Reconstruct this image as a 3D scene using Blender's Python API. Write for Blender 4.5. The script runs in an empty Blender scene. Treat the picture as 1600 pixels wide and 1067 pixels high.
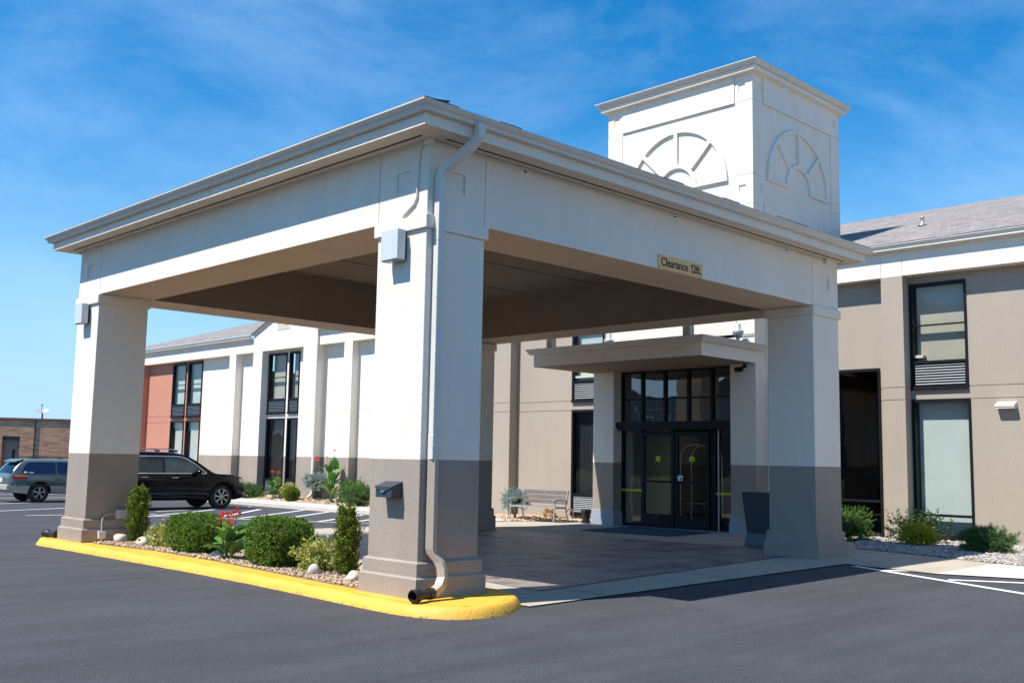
import bpy, bmesh, math, random
import numpy as np
from mathutils import Vector, Matrix

# ------------------------------------------------------------------ scene, camera, light
sc = bpy.context.scene
C = sc.collection
def rot_cam(yaw, pitch, roll):
    y, p, r = map(math.radians, (yaw, pitch, roll))
    f = Vector((math.cos(p)*math.cos(y), math.cos(p)*math.sin(y), math.sin(p)))
    rt = Vector((math.sin(y), -math.cos(y), 0)); up = rt.cross(f)
    rt2 = math.cos(r)*rt + math.sin(r)*up; up2 = -math.sin(r)*rt + math.cos(r)*up
    m = Matrix((rt2, up2, -f)).transposed()
    return m.to_4x4()
cam_d = bpy.data.cameras.new('camera'); cam = bpy.data.objects.new('camera', cam_d); C.objects.link(cam)
cam.matrix_world = Matrix.Translation((-6.0384, -7.2759, 1.4035)) @ rot_cam(45.3184, 6.6567, 1.0358)
cam_d.sensor_width = 36; cam_d.lens = 1594.44*36/1600
cam_d.clip_end = 3000; cam_d.clip_start = 0.05
sc.camera = cam

SUN = Vector((-.62, .19, 1.0)).normalized()
EL = math.asin(SUN.z); AZ = math.atan2(SUN.x, SUN.y)
w = bpy.data.worlds.new('World'); sc.world = w; w.use_nodes = True
nt = w.node_tree; nt.nodes.clear()
def N(nt, t, **k):
    n = nt.nodes.new(t)
    for a, b in k.items():
        if a == 'inp':
            for i, v in b.items(): n.inputs[i].default_value = v
        else: setattr(n, a, b)
    return n
sky = N(nt, 'ShaderNodeTexSky', sky_type='NISHITA', sun_disc=False, sun_elevation=EL, sun_rotation=AZ,
        altitude=200, air_density=1.0, dust_density=0.0, ozone_density=3.0)
tc = N(nt, 'ShaderNodeTexCoord')
mp = N(nt, 'ShaderNodeMapping', inp={3: (1.0, 1.0, 2.4)})
nz = N(nt, 'ShaderNodeTexNoise', inp={'Scale': 3.1, 'Detail': 9, 'Roughness': .62, 'Distortion': .35})
cr = N(nt, 'ShaderNodeValToRGB'); cr.color_ramp.elements[0].position = .44; cr.color_ramp.elements[1].position = .85
cr.color_ramp.elements[1].color = (.17, .17, .17, 1)
hsv = N(nt, 'ShaderNodeHueSaturation', inp={'Hue': .497, 'Saturation': 1.42, 'Value': .58})
mx = N(nt, 'ShaderNodeMixRGB', inp={2: (5.2, 6.2, 7.2, 1)})
bg = N(nt, 'ShaderNodeBackground', inp={1: .15}); wo = N(nt, 'ShaderNodeOutputWorld')
L = nt.links.new
L(tc.outputs['Generated'], mp.inputs[0]); L(mp.outputs[0], nz.inputs[0]); L(nz.outputs[0], cr.inputs[0])
L(sky.outputs[0], hsv.inputs['Color']); L(hsv.outputs[0], mx.inputs[1]); L(cr.outputs[0], mx.inputs[0])
sxy = N(nt, 'ShaderNodeSeparateXYZ'); L(tc.outputs['Generated'], sxy.inputs[0])
hz = N(nt, 'ShaderNodeMapRange', inp={1: .0, 2: .34, 3: .90, 4: 0.0}); hz.interpolation_type = 'SMOOTHSTEP'; L(sxy.outputs[2], hz.inputs[0])
mh = N(nt, 'ShaderNodeMixRGB', inp={2: (1.45, 2.45, 3.45, 1)}); L(hz.outputs[0], mh.inputs[0]); L(mx.outputs[0], mh.inputs[1])
L(mh.outputs[0], bg.inputs[0]); L(bg.outputs[0], wo.inputs[0])
sd = bpy.data.lights.new('sun', 'SUN'); sd.energy = 3.6; sd.angle = math.radians(.5); sd.color = (1, .955, .89)
so = bpy.data.objects.new('sun', sd); C.objects.link(so); so.location = (0, 0, 30)
so.rotation_mode = 'QUATERNION'; so.rotation_quaternion = SUN.to_track_quat('Z', 'Y')
sc.view_settings.view_transform = 'Standard'; sc.view_settings.look = 'None'
sc.view_settings.exposure = 1.02; sc.view_settings.gamma = 1; sc.view_settings.use_curve_mapping = False
sc.cycles.max_bounces = 8; sc.cycles.transparent_max_bounces = 12; sc.cycles.caustics_reflective = False

rng = np.random.default_rng(7); random.seed(7)

# ------------------------------------------------------------------ materials
MATS = {}
def mat(name, col, rough=.8, metal=0, bump=0, bscale=60, var=0, vscale=3, spec=.5, fine=0, coat=0, island=0, col2=None, streak=0, transl=0):
    if name in MATS: return MATS[name]
    m = bpy.data.materials.new(name); m.use_nodes = True; t = m.node_tree; l = t.links.new
    b = t.nodes['Principled BSDF']; b.inputs['Base Color'].default_value = (*col, 1)
    b.inputs['Roughness'].default_value = rough; b.inputs['Metallic'].default_value = metal
    b.inputs['Specular IOR Level'].default_value = spec; b.inputs['Coat Weight'].default_value = coat
    co = N(t, 'ShaderNodeTexCoord')
    geo = N(t, 'ShaderNodeNewGeometry')
    out = None
    if island:
        hs = N(t, 'ShaderNodeMixRGB', inp={1: (*col, 1), 2: (*(col2 or col), 1)})
        l(geo.outputs['Random Per Island'], hs.inputs[0]); out = hs.outputs[0]
    elif col2:
        n2 = N(t, 'ShaderNodeTexNoise', inp={'Scale': vscale, 'Detail': 6, 'Roughness': .6})
        l(geo.outputs['Position'], n2.inputs[0])
        r2 = N(t, 'ShaderNodeValToRGB'); r2.color_ramp.elements[0].position = .38; r2.color_ramp.elements[1].position = .62
        l(n2.outputs[0], r2.inputs[0])
        hs = N(t, 'ShaderNodeMixRGB', inp={1: (*col, 1), 2: (*col2, 1)}); l(r2.outputs[0], hs.inputs[0]); out = hs.outputs[0]
    if var:
        n1 = N(t, 'ShaderNodeTexNoise', inp={'Scale': vscale, 'Detail': 5, 'Roughness': .65})
        if streak:
            mpp = N(t, 'ShaderNodeMapping', inp={3: (1, 1, streak)}); l(geo.outputs['Position'], mpp.inputs[0]); l(mpp.outputs[0], n1.inputs[0])
        else: l(geo.outputs['Position'], n1.inputs[0])
        mr = N(t, 'ShaderNodeMapRange', inp={1: .3, 2: .7, 3: 1-var, 4: 1+var}); l(n1.outputs[0], mr.inputs[0])
        mu = N(t, 'ShaderNodeMixRGB', blend_type='MULTIPLY', inp={0: 1, 1: (*col, 1)})
        if out: l(out, mu.inputs[1])
        l(mr.outputs[0], mu.inputs[2]); out = mu.outputs[0]
    if fine:
        n3 = N(t, 'ShaderNodeTexNoise', inp={'Scale': bscale*1.3, 'Detail': 2, 'Roughness': .6}); l(geo.outputs['Position'], n3.inputs[0])
        mr = N(t, 'ShaderNodeMapRange', inp={1: .3, 2: .7, 3: 1-fine, 4: 1+fine}); l(n3.outputs[0], mr.inputs[0])
        mu = N(t, 'ShaderNodeMixRGB', blend_type='MULTIPLY', inp={0: 1, 1: (*col, 1)})
        if out: l(out, mu.inputs[1])
        l(mr.outputs[0], mu.inputs[2]); out = mu.outputs[0]
    if out: l(out, b.inputs['Base Color'])
    if bump:
        nb = N(t, 'ShaderNodeTexNoise', inp={'Scale': bscale, 'Detail': 4, 'Roughness': .6}); l(geo.outputs['Position'], nb.inputs[0])
        bp = N(t, 'ShaderNodeBump', inp={'Strength': min(bump, 1), 'Distance': .013}); l(nb.outputs[0], bp.inputs['Height']); l(bp.outputs[0], b.inputs['Normal'])
    if transl:
        tr = N(t, 'ShaderNodeBsdfTranslucent'); ms = N(t, 'ShaderNodeMixShader', inp={0: transl})
        if out: l(out, tr.inputs[0])
        else: tr.inputs[0].default_value = (*col, 1)
        l(b.outputs[0], ms.inputs[1]); l(tr.outputs[0], ms.inputs[2]); l(ms.outputs[0], t.nodes['Material Output'].inputs[0])
    MATS[name] = m; return m

def glass(name, tint=(.8, .85, .86), ior=1.6, rough=0.0):
    if name in MATS: return MATS[name]
    m = bpy.data.materials.new(name); m.use_nodes = True; t = m.node_tree; t.nodes.clear(); l = t.links.new
    o = N(t, 'ShaderNodeOutputMaterial'); tr = N(t, 'ShaderNodeBsdfTransparent', inp={0: (*tint, 1)})
    g = N(t, 'ShaderNodeBsdfGlossy', inp={'Roughness': rough, 'Color': (.95, .97, 1, 1)}); F0 = ((ior-1)/(ior+1))**2
    gq = N(t, 'ShaderNodeNewGeometry'); dt = N(t, 'ShaderNodeVectorMath', operation='DOT_PRODUCT'); l(gq.outputs['Incoming'], dt.inputs[0]); l(gq.outputs['Normal'], dt.inputs[1])
    ab = N(t, 'ShaderNodeMath', operation='ABSOLUTE'); l(dt.outputs['Value'], ab.inputs[0]); om = N(t, 'ShaderNodeMath', operation='SUBTRACT', inp={0: 1.0}); l(ab.outputs[0], om.inputs[1])
    pw = N(t, 'ShaderNodeMath', operation='POWER', inp={1: 5.0}); l(om.outputs[0], pw.inputs[0]); f = N(t, 'ShaderNodeMath', operation='MULTIPLY_ADD', inp={1: 1-F0, 2: F0}); l(pw.outputs[0], f.inputs[0])
    nb = N(t, 'ShaderNodeTexNoise', inp={'Scale': 1.3, 'Detail': 1}); ge = N(t, 'ShaderNodeNewGeometry'); l(ge.outputs['Position'], nb.inputs[0])
    bp = N(t, 'ShaderNodeBump', inp={'Strength': .12, 'Distance': .03}); l(nb.outputs[0], bp.inputs['Height']); l(bp.outputs[0], g.inputs['Normal'])
    ms = N(t, 'ShaderNodeMixShader'); l(f.outputs[0], ms.inputs[0]); l(tr.outputs[0], ms.inputs[1]); l(g.outputs[0], ms.inputs[2]); l(ms.outputs[0], o.inputs[0])
    MATS[name] = m; return m

WHITE = mat('white_stucco', (.86, .785, .68), .9, bump=.72, bscale=85, var=.05, vscale=1.4, streak=.25, fine=.06, spec=.25)
CREAM = mat('cream_paint', (.68, .65, .59), .55, var=.03, vscale=4)
TAUPE = mat('taupe_stucco', (.345, .29, .24), .9, bump=.6, bscale=75, var=.08, vscale=1.9, streak=.4, fine=.06, spec=.25)
TAN = mat('tan_stucco', (.40, .338, .275), .9, bump=.5, bscale=70, var=.045, vscale=1.2, streak=.35, fine=.035, spec=.25)
TERRA = mat('terracotta_stucco', (.52, .235, .16), .9, bump=.5, bscale=70, var=.05, vscale=1.2, spec=.25)
SOFF = mat('soffit_bounce_tint', (.74, .64, .52), .9, bump=.5, bscale=60, var=.05, vscale=1.5, spec=.2)  # white soffit, with the warm bounce light from below put into its colour
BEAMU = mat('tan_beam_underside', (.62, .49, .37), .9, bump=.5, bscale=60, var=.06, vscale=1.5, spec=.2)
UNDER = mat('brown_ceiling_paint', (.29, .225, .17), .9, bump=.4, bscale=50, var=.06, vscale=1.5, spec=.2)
GREYBASE = mat('pale_grey_plinth', (.33, .35, .40), .85, bump=.4, bscale=70, var=.04)
BLACKM = mat('black_window_metal', (.008, .009, .012), .5, spec=.25)
DARKM = mat('dark_joint', (.05, .045, .04), .9)
GUTTER = mat('cream_gutter_metal', (.66, .63, .57), .35, var=.04, vscale=5, spec=.5)
DSM = mat('taupe_downspout_metal', (.40, .335, .27), .4, var=.04, vscale=5)
ASPH = mat('asphalt', (.061, .062, .070), .88, bump=.9, bscale=75, var=.13, vscale=.55, fine=.30, spec=.3)
def asphalt_extras():
    t = ASPH.node_tree; l = t.links.new; b = t.nodes['Principled BSDF']; src = b.inputs['Base Color'].links[0].from_socket; g = N(t, 'ShaderNodeNewGeometry')
    # pale chippings, long worn streaks, a few hairline cracks
    vo = N(t, 'ShaderNodeTexNoise', inp={'Scale': 38, 'Detail': 1, 'Roughness': .4}); l(g.outputs['Position'], vo.inputs[0]); r1 = N(t, 'ShaderNodeMapRange', inp={1: .70, 2: .76, 3: 0, 4: .55}); l(vo.outputs[0], r1.inputs[0])
    m1 = N(t, 'ShaderNodeMixRGB', inp={2: (.16, .155, .15, 1)}); l(r1.outputs[0], m1.inputs[0]); l(src, m1.inputs[1])
    mp_ = N(t, 'ShaderNodeMapping', inp={3: (.16, 1.7, 1)}); mp_.inputs[2].default_value = (0, 0, -.5); l(g.outputs['Position'], mp_.inputs[0]); n2 = N(t, 'ShaderNodeTexNoise', inp={'Scale': 1.5, 'Detail': 7, 'Roughness': .65}); l(mp_.outputs[0], n2.inputs[0])
    r2 = N(t, 'ShaderNodeMapRange', inp={1: .35, 2: .68, 3: .86, 4: 1.18}); l(n2.outputs[0], r2.inputs[0]); m2 = N(t, 'ShaderNodeMixRGB', blend_type='MULTIPLY', inp={0: 1}); l(m1.outputs[0], m2.inputs[1]); l(r2.outputs[0], m2.inputs[2])
    wn = N(t, 'ShaderNodeTexNoise', inp={'Scale': 1.1, 'Detail': 4}); l(g.outputs['Position'], wn.inputs[0]); ad = N(t, 'ShaderNodeMixRGB', blend_type='ADD', inp={0: .55}); l(g.outputs['Position'], ad.inputs[1]); l(wn.outputs['Color'], ad.inputs[2])
    vc = N(t, 'ShaderNodeTexVoronoi', feature='DISTANCE_TO_EDGE', inp={'Scale': .22}); l(ad.outputs[0], vc.inputs[0]); r3 = N(t, 'ShaderNodeMapRange', inp={1: .0, 2: .0022, 3: .62, 4: 1}); l(vc.outputs['Distance'], r3.inputs[0])
    m3 = N(t, 'ShaderNodeMixRGB', blend_type='MULTIPLY', inp={0: .6}); l(m2.outputs[0], m3.inputs[1]); l(r3.outputs[0], m3.inputs[2]); l(m3.outputs[0], b.inputs['Base Color'])
asphalt_extras()
CONC = mat('concrete', (.42, .365, .29), .9, bump=.4, bscale=60, var=.12, vscale=2.2, fine=.07)
CONCW = mat('pale_concrete', (.60, .55, .49), .9, bump=.4, bscale=60, var=.08, vscale=2.2, fine=.06)
PAINTW = mat('white_road_paint', (.72, .72, .72), .7, var=.08, vscale=14, bump=.2)
YEL = mat('yellow_kerb_paint', (.78, .42, .05), .6, bump=.5, bscale=45, var=.10, vscale=3, fine=.05)
def kerb_wear():
    t = YEL.node_tree; l = t.links.new; b = t.nodes['Principled BSDF']; src = b.inputs['Base Color'].links[0].from_socket; g = N(t, 'ShaderNodeNewGeometry'); s = N(t, 'ShaderNodeSeparateXYZ'); l(g.outputs['Position'], s.inputs[0])
    n = N(t, 'ShaderNodeTexNoise', inp={'Scale': 26, 'Detail': 7, 'Roughness': .7}); l(g.outputs['Position'], n.inputs[0]); zr = N(t, 'ShaderNodeMapRange', inp={1: .05, 2: .16, 3: .16, 4: -.02}); l(s.outputs[2], zr.inputs[0])
    a = N(t, 'ShaderNodeMath', operation='ADD'); l(n.outputs[0], a.inputs[0]); l(zr.outputs[0], a.inputs[1]); r = N(t, 'ShaderNodeMapRange', inp={1: .69, 2: .73, 3: 0, 4: .85}); l(a.outputs[0], r.inputs[0])
    m = N(t, 'ShaderNodeMixRGB', inp={2: (.20, .13, .04, 1)}); l(r.outputs[0], m.inputs[0]); l(src, m.inputs[1]); l(m.outputs[0], b.inputs['Base Color'])
kerb_wear()
CLEARGL = glass('clear_window_glass', (.88, .92, .91), 1.6)
DARKGL = glass('dark_tinted_glass', (.30, .32, .34), 1.5)

# stamped concrete: mottled purple-brown with a shallow slate relief
def stamped():
    m = mat('stamped_concrete', (.45, .37, .33), .75, col2=(.13, .11, .12), vscale=2.2, var=.30, bump=0)
    t = m.node_tree; l = t.links.new; b = t.nodes['Principled BSDF']
    g = N(t, 'ShaderNodeNewGeometry'); mp = N(t, 'ShaderNodeMapping', inp={3: (1.6, 4.5, 1)}); mp.inputs[2].default_value = (0, 0, .75)
    n = N(t, 'ShaderNodeTexNoise', inp={'Scale': 3.2, 'Detail': 6, 'Roughness': .62}); bp = N(t, 'ShaderNodeBump', inp={'Strength': 1.0, 'Distance': .10})
    l(g.outputs['Position'], mp.inputs[0]); l(mp.outputs[0], n.inputs[0]); l(n.outputs[0], bp.inputs['Height']); l(bp.outputs[0], b.inputs['Normal'])
    b.inputs['Roughness'].default_value = .42
    return m
STAMP = stamped()

def shingles():
    m = bpy.data.materials.new('grey_shingles'); m.use_nodes = True; t = m.node_tree; l = t.links.new; b = t.nodes['Principled BSDF']
    tcn = N(t, 'ShaderNodeUVMap'); br = N(t, 'ShaderNodeTexBrick', inp={'Color1': (.30, .27, .25, 1), 'Color2': (.17, .155, .15, 1), 'Mortar': (.10, .09, .09, 1), 'Scale': 1.0, 'Mortar Size': .006, 'Brick Width': .32, 'Row Height': .14, 'Bias': -.1})
    n = N(t, 'ShaderNodeTexNoise', inp={'Scale': 7, 'Detail': 5, 'Roughness': .7}); mr = N(t, 'ShaderNodeMapRange', inp={1: .3, 2: .7, 3: .7, 4: 1.35})
    mu = N(t, 'ShaderNodeMixRGB', blend_type='MULTIPLY', inp={0: 1})
    l(tcn.outputs[0], br.inputs[0]); l(tcn.outputs[0], n.inputs[0]); l(n.outputs[0], mr.inputs[0]); l(br.outputs[0], mu.inputs[1]); l(mr.outputs[0], mu.inputs[2]); l(mu.outputs[0], b.inputs['Base Color'])
    bp = N(t, 'ShaderNodeBump', inp={'Strength': .6, 'Distance': .02}); l(br.outputs['Fac'], bp.inputs['Height']); bp.invert = True; l(bp.outputs[0], b.inputs['Normal'])
    b.inputs['Roughness'].default_value = .95
    return m
SHING = shingles()
def brickmat():
    m = bpy.data.materials.new('mixed_brick'); m.use_nodes = True; t = m.node_tree; l = t.links.new; b = t.nodes['Principled BSDF']
    g = N(t, 'ShaderNodeNewGeometry'); sx = N(t, 'ShaderNodeSeparateXYZ'); cx = N(t, 'ShaderNodeCombineXYZ')
    ad = N(t, 'ShaderNodeMath', operation='ADD')
    l(g.outputs['Position'], sx.inputs[0]); l(sx.outputs[0], ad.inputs[0]); l(sx.outputs[1], ad.inputs[1]); l(ad.outputs[0], cx.inputs[0]); l(sx.outputs[2], cx.inputs[1])
    br = N(t, 'ShaderNodeTexBrick', inp={'Color1': (.88, .47, .26, 1), 'Color2': (.74, .37, .20, 1), 'Mortar': (.72, .50, .34, 1), 'Scale': 1.0, 'Mortar Size': .008, 'Brick Width': .2, 'Row Height': .075})
    n = N(t, 'ShaderNodeTexNoise', inp={'Scale': 1.0, 'Detail': 3, 'Roughness': .7}); mp = N(t, 'ShaderNodeMapping', inp={3: (2.2, 8, 1)})
    r = N(t, 'ShaderNodeValToRGB'); r.color_ramp.elements[0].position = .40; r.color_ramp.elements[0].color = (.66, .6, .6, 1); r.color_ramp.elements[1].position = .58
    mu = N(t, 'ShaderNodeMixRGB', blend_type='MULTIPLY', inp={0: 1})
    l(cx.outputs[0], br.inputs[0]); l(cx.outputs[0], mp.inputs[0]); l(mp.outputs[0], n.inputs[0]); l(n.outputs[0], r.inputs[0]); l(br.outputs[0], mu.inputs[1]); l(r.outputs[0], mu.inputs[2]); l(mu.outputs[0], b.inputs['Base Color'])
    b.inputs['Roughness'].default_value = .95
    return m
BRICK = brickmat()

# ------------------------------------------------------------------ mesh building
ORG = {}
class MB:
    def __init__(s): s.v = []; s.f = []; s.m = []; s.sm = []
    def add(s, vs, fs, m=0, smooth=False):
        o = len(s.v); s.v += [tuple(p) for p in vs]
        for f in fs: s.f.append([o+i for i in f]); s.m.append(m); s.sm.append(smooth)
        return s
    def box(s, x0, x1, y0, y1, z0, z1, m=0):
        if x0 > x1: x0, x1 = x1, x0
        if y0 > y1: y0, y1 = y1, y0
        if z0 > z1: z0, z1 = z1, z0
        return s.add([(x0,y0,z0),(x1,y0,z0),(x1,y1,z0),(x0,y1,z0),(x0,y0,z1),(x1,y0,z1),(x1,y1,z1),(x0,y1,z1)],
                     [(0,3,2,1),(4,5,6,7),(0,1,5,4),(1,2,6,5),(2,3,7,6),(3,0,4,7)], m)
    def bar(s, a, b, w, h, up=(0,0,1), m=0):
        a = Vector(a); b = Vector(b); d = (b-a).normalized(); u = Vector(up); sd = d.cross(u).normalized(); u = sd.cross(d)
        vs = [p + sd*i*w/2 + u*j*h/2 for p in (a, b) for i, j in ((-1,-1),(1,-1),(1,1),(-1,1))]
        return s.add(vs, [(3,2,1,0),(4,5,6,7),(0,1,5,4),(1,2,6,5),(2,3,7,6),(3,0,4,7)], m)
    def prism(s, poly, z0, z1, m=0, axis='z'):
        n = len(poly)
        def P(a, b, c): return {'z': (a, b, c), 'x': (c, a, b), 'y': (a, c, b)}[axis]
        vs = [P(a, b, z0) for a, b in poly] + [P(a, b, z1) for a, b in poly]
        return s.add(vs, [list(range(n))[::-1], list(range(n, 2*n))] + [(i, (i+1) % n, n+(i+1) % n, n+i) for i in range(n)], m)
    def tube(s, path, r, n=8, m=0, caps=True, sx=1.0):
        path = [Vector(p) for p in path]; rs = r if hasattr(r, '__len__') else [r]*len(path); vs = []; pu = None
        for i, p in enumerate(path):
            d = (path[min(i+1, len(path)-1)] - path[max(i-1, 0)]).normalized()
            if pu is None: u = d.orthogonal().normalized()
            else: u = (pu - d*pu.dot(d)).normalized()
            pu = u; v = d.cross(u)
            vs += [p + (u*math.cos(2*math.pi*k/n) + v*math.sin(2*math.pi*k/n))*rs[i] for k in range(n)]
        fs = [(i*n+k, i*n+(k+1) % n, (i+1)*n+(k+1) % n, (i+1)*n+k) for i in range(len(path)-1) for k in range(n)]
        s.add(vs, fs, m, True)
        if caps: s.add(vs[:n], [list(range(n))[::-1]], m); s.add(vs[-n:], [list(range(n))], m)
        return s
    def rect_tube(s, path, w, h, side=(0,1,0), m=0):
        path = [Vector(p) for p in path]; sd = Vector(side).normalized(); vs = []
        for i, p in enumerate(path):
            d = (path[min(i+1, len(path)-1)] - path[max(i-1, 0)]).normalized(); u = d.cross(sd).normalized()
            vs += [p + sd*a*w/2 + u*b*h/2 for a, b in ((-1,-1),(1,-1),(1,1),(-1,1))]
        n = len(path)
        fs = [(i*4+k, i*4+(k+1) % 4, (i+1)*4+(k+1) % 4, (i+1)*4+k) for i in range(n-1) for k in range(4)] + [(3,2,1,0), tuple((n-1)*4+k for k in range(4))]
        return s.add(vs, fs, m)
    def lathe(s, prof, c, n=24, m=0, axis='z', a0=0, a1=2*math.pi):
        full = abs(a1-a0-2*math.pi) < 1e-6; k = n if full else n+1; vs = []
        for r, h in prof:
            for i in range(k):
                a = a0+(a1-a0)*i/n; x, y = r*math.cos(a), r*math.sin(a)
                q = {'z': (x, y, h), 'x': (h, x, y), 'y': (x, h, y)}[axis]; vs.append(tuple(q[j]+c[j] for j in range(3)))
        fs = [(i*k+j, i*k+(j+1) % k, (i+1)*k+(j+1) % k, (i+1)*k+j) for i in range(len(prof)-1) for j in range(n)]
        return s.add(vs, fs, m, True)
    def ell(s, c, r, n=12, mm=8, m=0, p=2.0):
        vs = []; fs = []
        for i in range(mm+1):
            t = math.pi*i/mm
            for j in range(n):
                a = 2*math.pi*j/n; d = (math.sin(t)*math.cos(a), math.sin(t)*math.sin(a), math.cos(t))
                k = sum(abs(q)**p for q in d)**(-1/p); vs.append(tuple(c[q]+r[q]*d[q]*k for q in range(3)))
        fs = [(i*n+j, (i+1)*n+j, (i+1)*n+(j+1) % n, i*n+(j+1) % n) for i in range(mm) for j in range(n)]
        return s.add(vs, fs, m, True)
    def obj(s, name, mats, parent=None, loc=None, bevel=0, autosmooth=False, smooth=None):
        if not isinstance(mats, (list, tuple)): mats = [mats]
        org = ORG.get(parent.name, Vector((0,0,0))) if parent else Vector(loc or (0,0,0))
        me = bpy.data.meshes.new(name); me.from_pydata([(p[0]-org[0], p[1]-org[1], p[2]-org[2]) for p in s.v], [], s.f)
        for mm in mats: me.materials.append(mm)
        me.polygons.foreach_set('material_index', s.m); me.polygons.foreach_set('use_smooth', s.sm if smooth is None else [smooth]*len(s.f))
        bm = bmesh.new(); bm.from_mesh(me); bmesh.ops.remove_doubles(bm, verts=bm.verts, dist=1e-5) if bevel or smooth else None
        bmesh.ops.recalc_face_normals(bm, faces=bm.faces); bm.to_mesh(me); bm.free(); me.update()
        o = bpy.data.objects.new(name, me); C.objects.link(o)
        if parent: o.parent = parent; ORG[o.name] = org
        else: o.location = org; ORG[o.name] = org
        if bevel:
            b = o.modifiers.new('bevel', 'BEVEL'); b.width = bevel; b.segments = 2; b.limit_method = 'ANGLE'; b.angle_limit = math.radians(40)
        return o
def tag(o, label=None, cat=None, group=None, kind=None):
    if label: o['label'] = label
    if cat: o['category'] = cat
    if group: o['group'] = group
    if kind: o['kind'] = kind
    return o
def thing(name, loc, label, cat, group=None):
    o = bpy.data.objects.new(name, None); C.objects.link(o); o.location = loc; o.empty_display_size = .2
    ORG[o.name] = Vector(loc); return tag(o, label, cat, group)
def shared(name, src, parent, offset):       # a copy of a part that shares its mesh
    c = src.copy(); c.name = name; C.objects.link(c); c.parent = parent; c.location = offset
    ORG[c.name] = ORG.get(parent.name, Vector((0,0,0))) + Vector(offset); return c
def copy_tree(o, parent=None):
    c = o.copy(); C.objects.link(c)
    if parent: c.parent = parent
    for ch in [x for x in bpy.data.objects if x.parent == o]: copy_tree(ch, c)
    return c

# relief wall: a grid in (u, v) of a plane; depth(u, v) gives how far a cell is sunk (None = open), mi(u, v) its material
def relief(mb, P, us, vs, depth, mi, back=.12):
    us = sorted(set(round(u, 4) for u in us)); vs = sorted(set(round(v, 4) for v in vs))
    nu, nv = len(us)-1, len(vs)-1
    D = [[depth((us[i]+us[i+1])/2, (vs[j]+vs[j+1])/2) for j in range(nv)] for i in range(nu)]
    Mi = [[mi((us[i]+us[i+1])/2, (vs[j]+vs[j+1])/2) for j in range(nv)] for i in range(nu)]
    for i in range(nu):
        for j in range(nv):
            d = D[i][j]
            if d is not None:
                mb.add([P(us[i], vs[j], d), P(us[i+1], vs[j], d), P(us[i+1], vs[j+1], d), P(us[i], vs[j+1], d)], [(0,1,2,3)], Mi[i][j])
            for (i2, j2, a, b) in ((i+1, j, (us[i+1], vs[j]), (us[i+1], vs[j+1])), (i, j+1, (us[i], vs[j+1]), (us[i+1], vs[j+1]))):
                if i2 >= nu or j2 >= nv: continue
                e = D[i2][j2]
                if d == e: continue
                d1 = d if d is not None else e+back; e1 = e if e is not None else d+back
                mm = Mi[i][j] if d1 < e1 else Mi[i2][j2]
                mb.add([P(*a, d1), P(*b, d1), P(*b, e1), P(*a, e1)], [(0,1,2,3)], mm)
    return mb

# ------------------------------------------------------------------ ground height
def h(x, y):
    A = np.interp(y, [0, 5, 8, 12, 16, 40], [.12, .06, .05, -.02, -.04, -.05]); B = np.interp(y, [9, 20], [.055, -.03])
    t = np.clip((np.asarray(x, float)-.5)/7, 0, 1)
    return B+(A-B)*t
def gsheet(mb, q, dz, nx=1, ny=1, m=0, fh=h):      # bilinear patch with corners q (a b c d) draped on the ground
    q = [Vector((*p, 0)) for p in q]; vs = []
    for i in range(nx+1):
        for j in range(ny+1):
            s, t = i/nx, j/ny
            p = q[0]*(1-s)*(1-t)+q[1]*s*(1-t)+q[2]*s*t+q[3]*(1-s)*t; vs.append((p.x, p.y, float(fh(p.x, p.y))+dz))
    fs = [(i*(ny+1)+j, (i+1)*(ny+1)+j, (i+1)*(ny+1)+j+1, i*(ny+1)+j+1) for i in range(nx) for j in range(ny)]
    return mb.add(vs, fs, m, True)
def struct(o, label=None): o['kind'] = 'structure'; return o
# ------------------------------------------------------------------ ground
def setting(name, mb, mats, label=None, **k):
    o = mb.obj(name, mats, **k); o['kind'] = 'structure'
    if label: o['label'] = label
    return o
mb = MB(); xs = sorted(set([-400, -150, -90, -60, -40, -25, -15, -10] + list(np.arange(-8, 14.1, .5)) + [18, 25, 40, 80, 200, 400]))
ys = sorted(set([-300, -100, -50, -25, -15] + list(np.arange(-10, 30.1, 1.0)) + [35, 40, 50, 70, 100, 200, 400]))
vs = [(x, y, float(h(x, y))) for x in xs for y in ys]; ny = len(ys)
mb.add(vs, [(i*ny+j, (i+1)*ny+j, (i+1)*ny+j+1, i*ny+j+1) for i in range(len(xs)-1) for j in range(ny-1)], 0, True)
ground = setting('asphalt_ground', mb, ASPH, 'dark grey asphalt parking lot')
# painted lines, each a part of the asphalt
def line(a, b, wd=.11, n=6):
    a = Vector(a); b = Vector(b); d = (b-a).normalized(); s = Vector((-d.y, d.x))*wd/2
    m = MB(); gsheet(m, [a-s, b-s, b+s, a+s], .006, n, 1); return m.obj('painted_line', PAINTW, ground)
for a, b in [((6.74,-.80),(3.9,-6.9)), ((6.56,-1.30),(6.93,-1.72)), ((6.2,-2.24),(6.72,-3.2)), ((5.62,-3.25),(6.6,-4.9)),
             ((5.0,15.6),(7.7,10.66)), ((6.27,13.95),(9.85,16.75)), ((6.69,13.13),(9.85,15.6)), ((7.12,12.03),(9.7,13.9)), ((7.42,11.3),(9.5,12.75)),
             ((5.4,13.9),(9.0,17.6)), ((4.6,15.3),(8.2,18.3)), ((2.6,16.9),(5.4,16.3)), ((6.0,17.6),(9.5,18.9)),
             ((2.0,22.3),(7.6,24.2)), ((2.4,19.0),(6.6,21.0)), ((3.0,26.6),(8.8,26.6)), ((3.0,29.6),(8.8,29.6)), ((3.0,33),(8.8,33))]:
    line(a, b)
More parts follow.
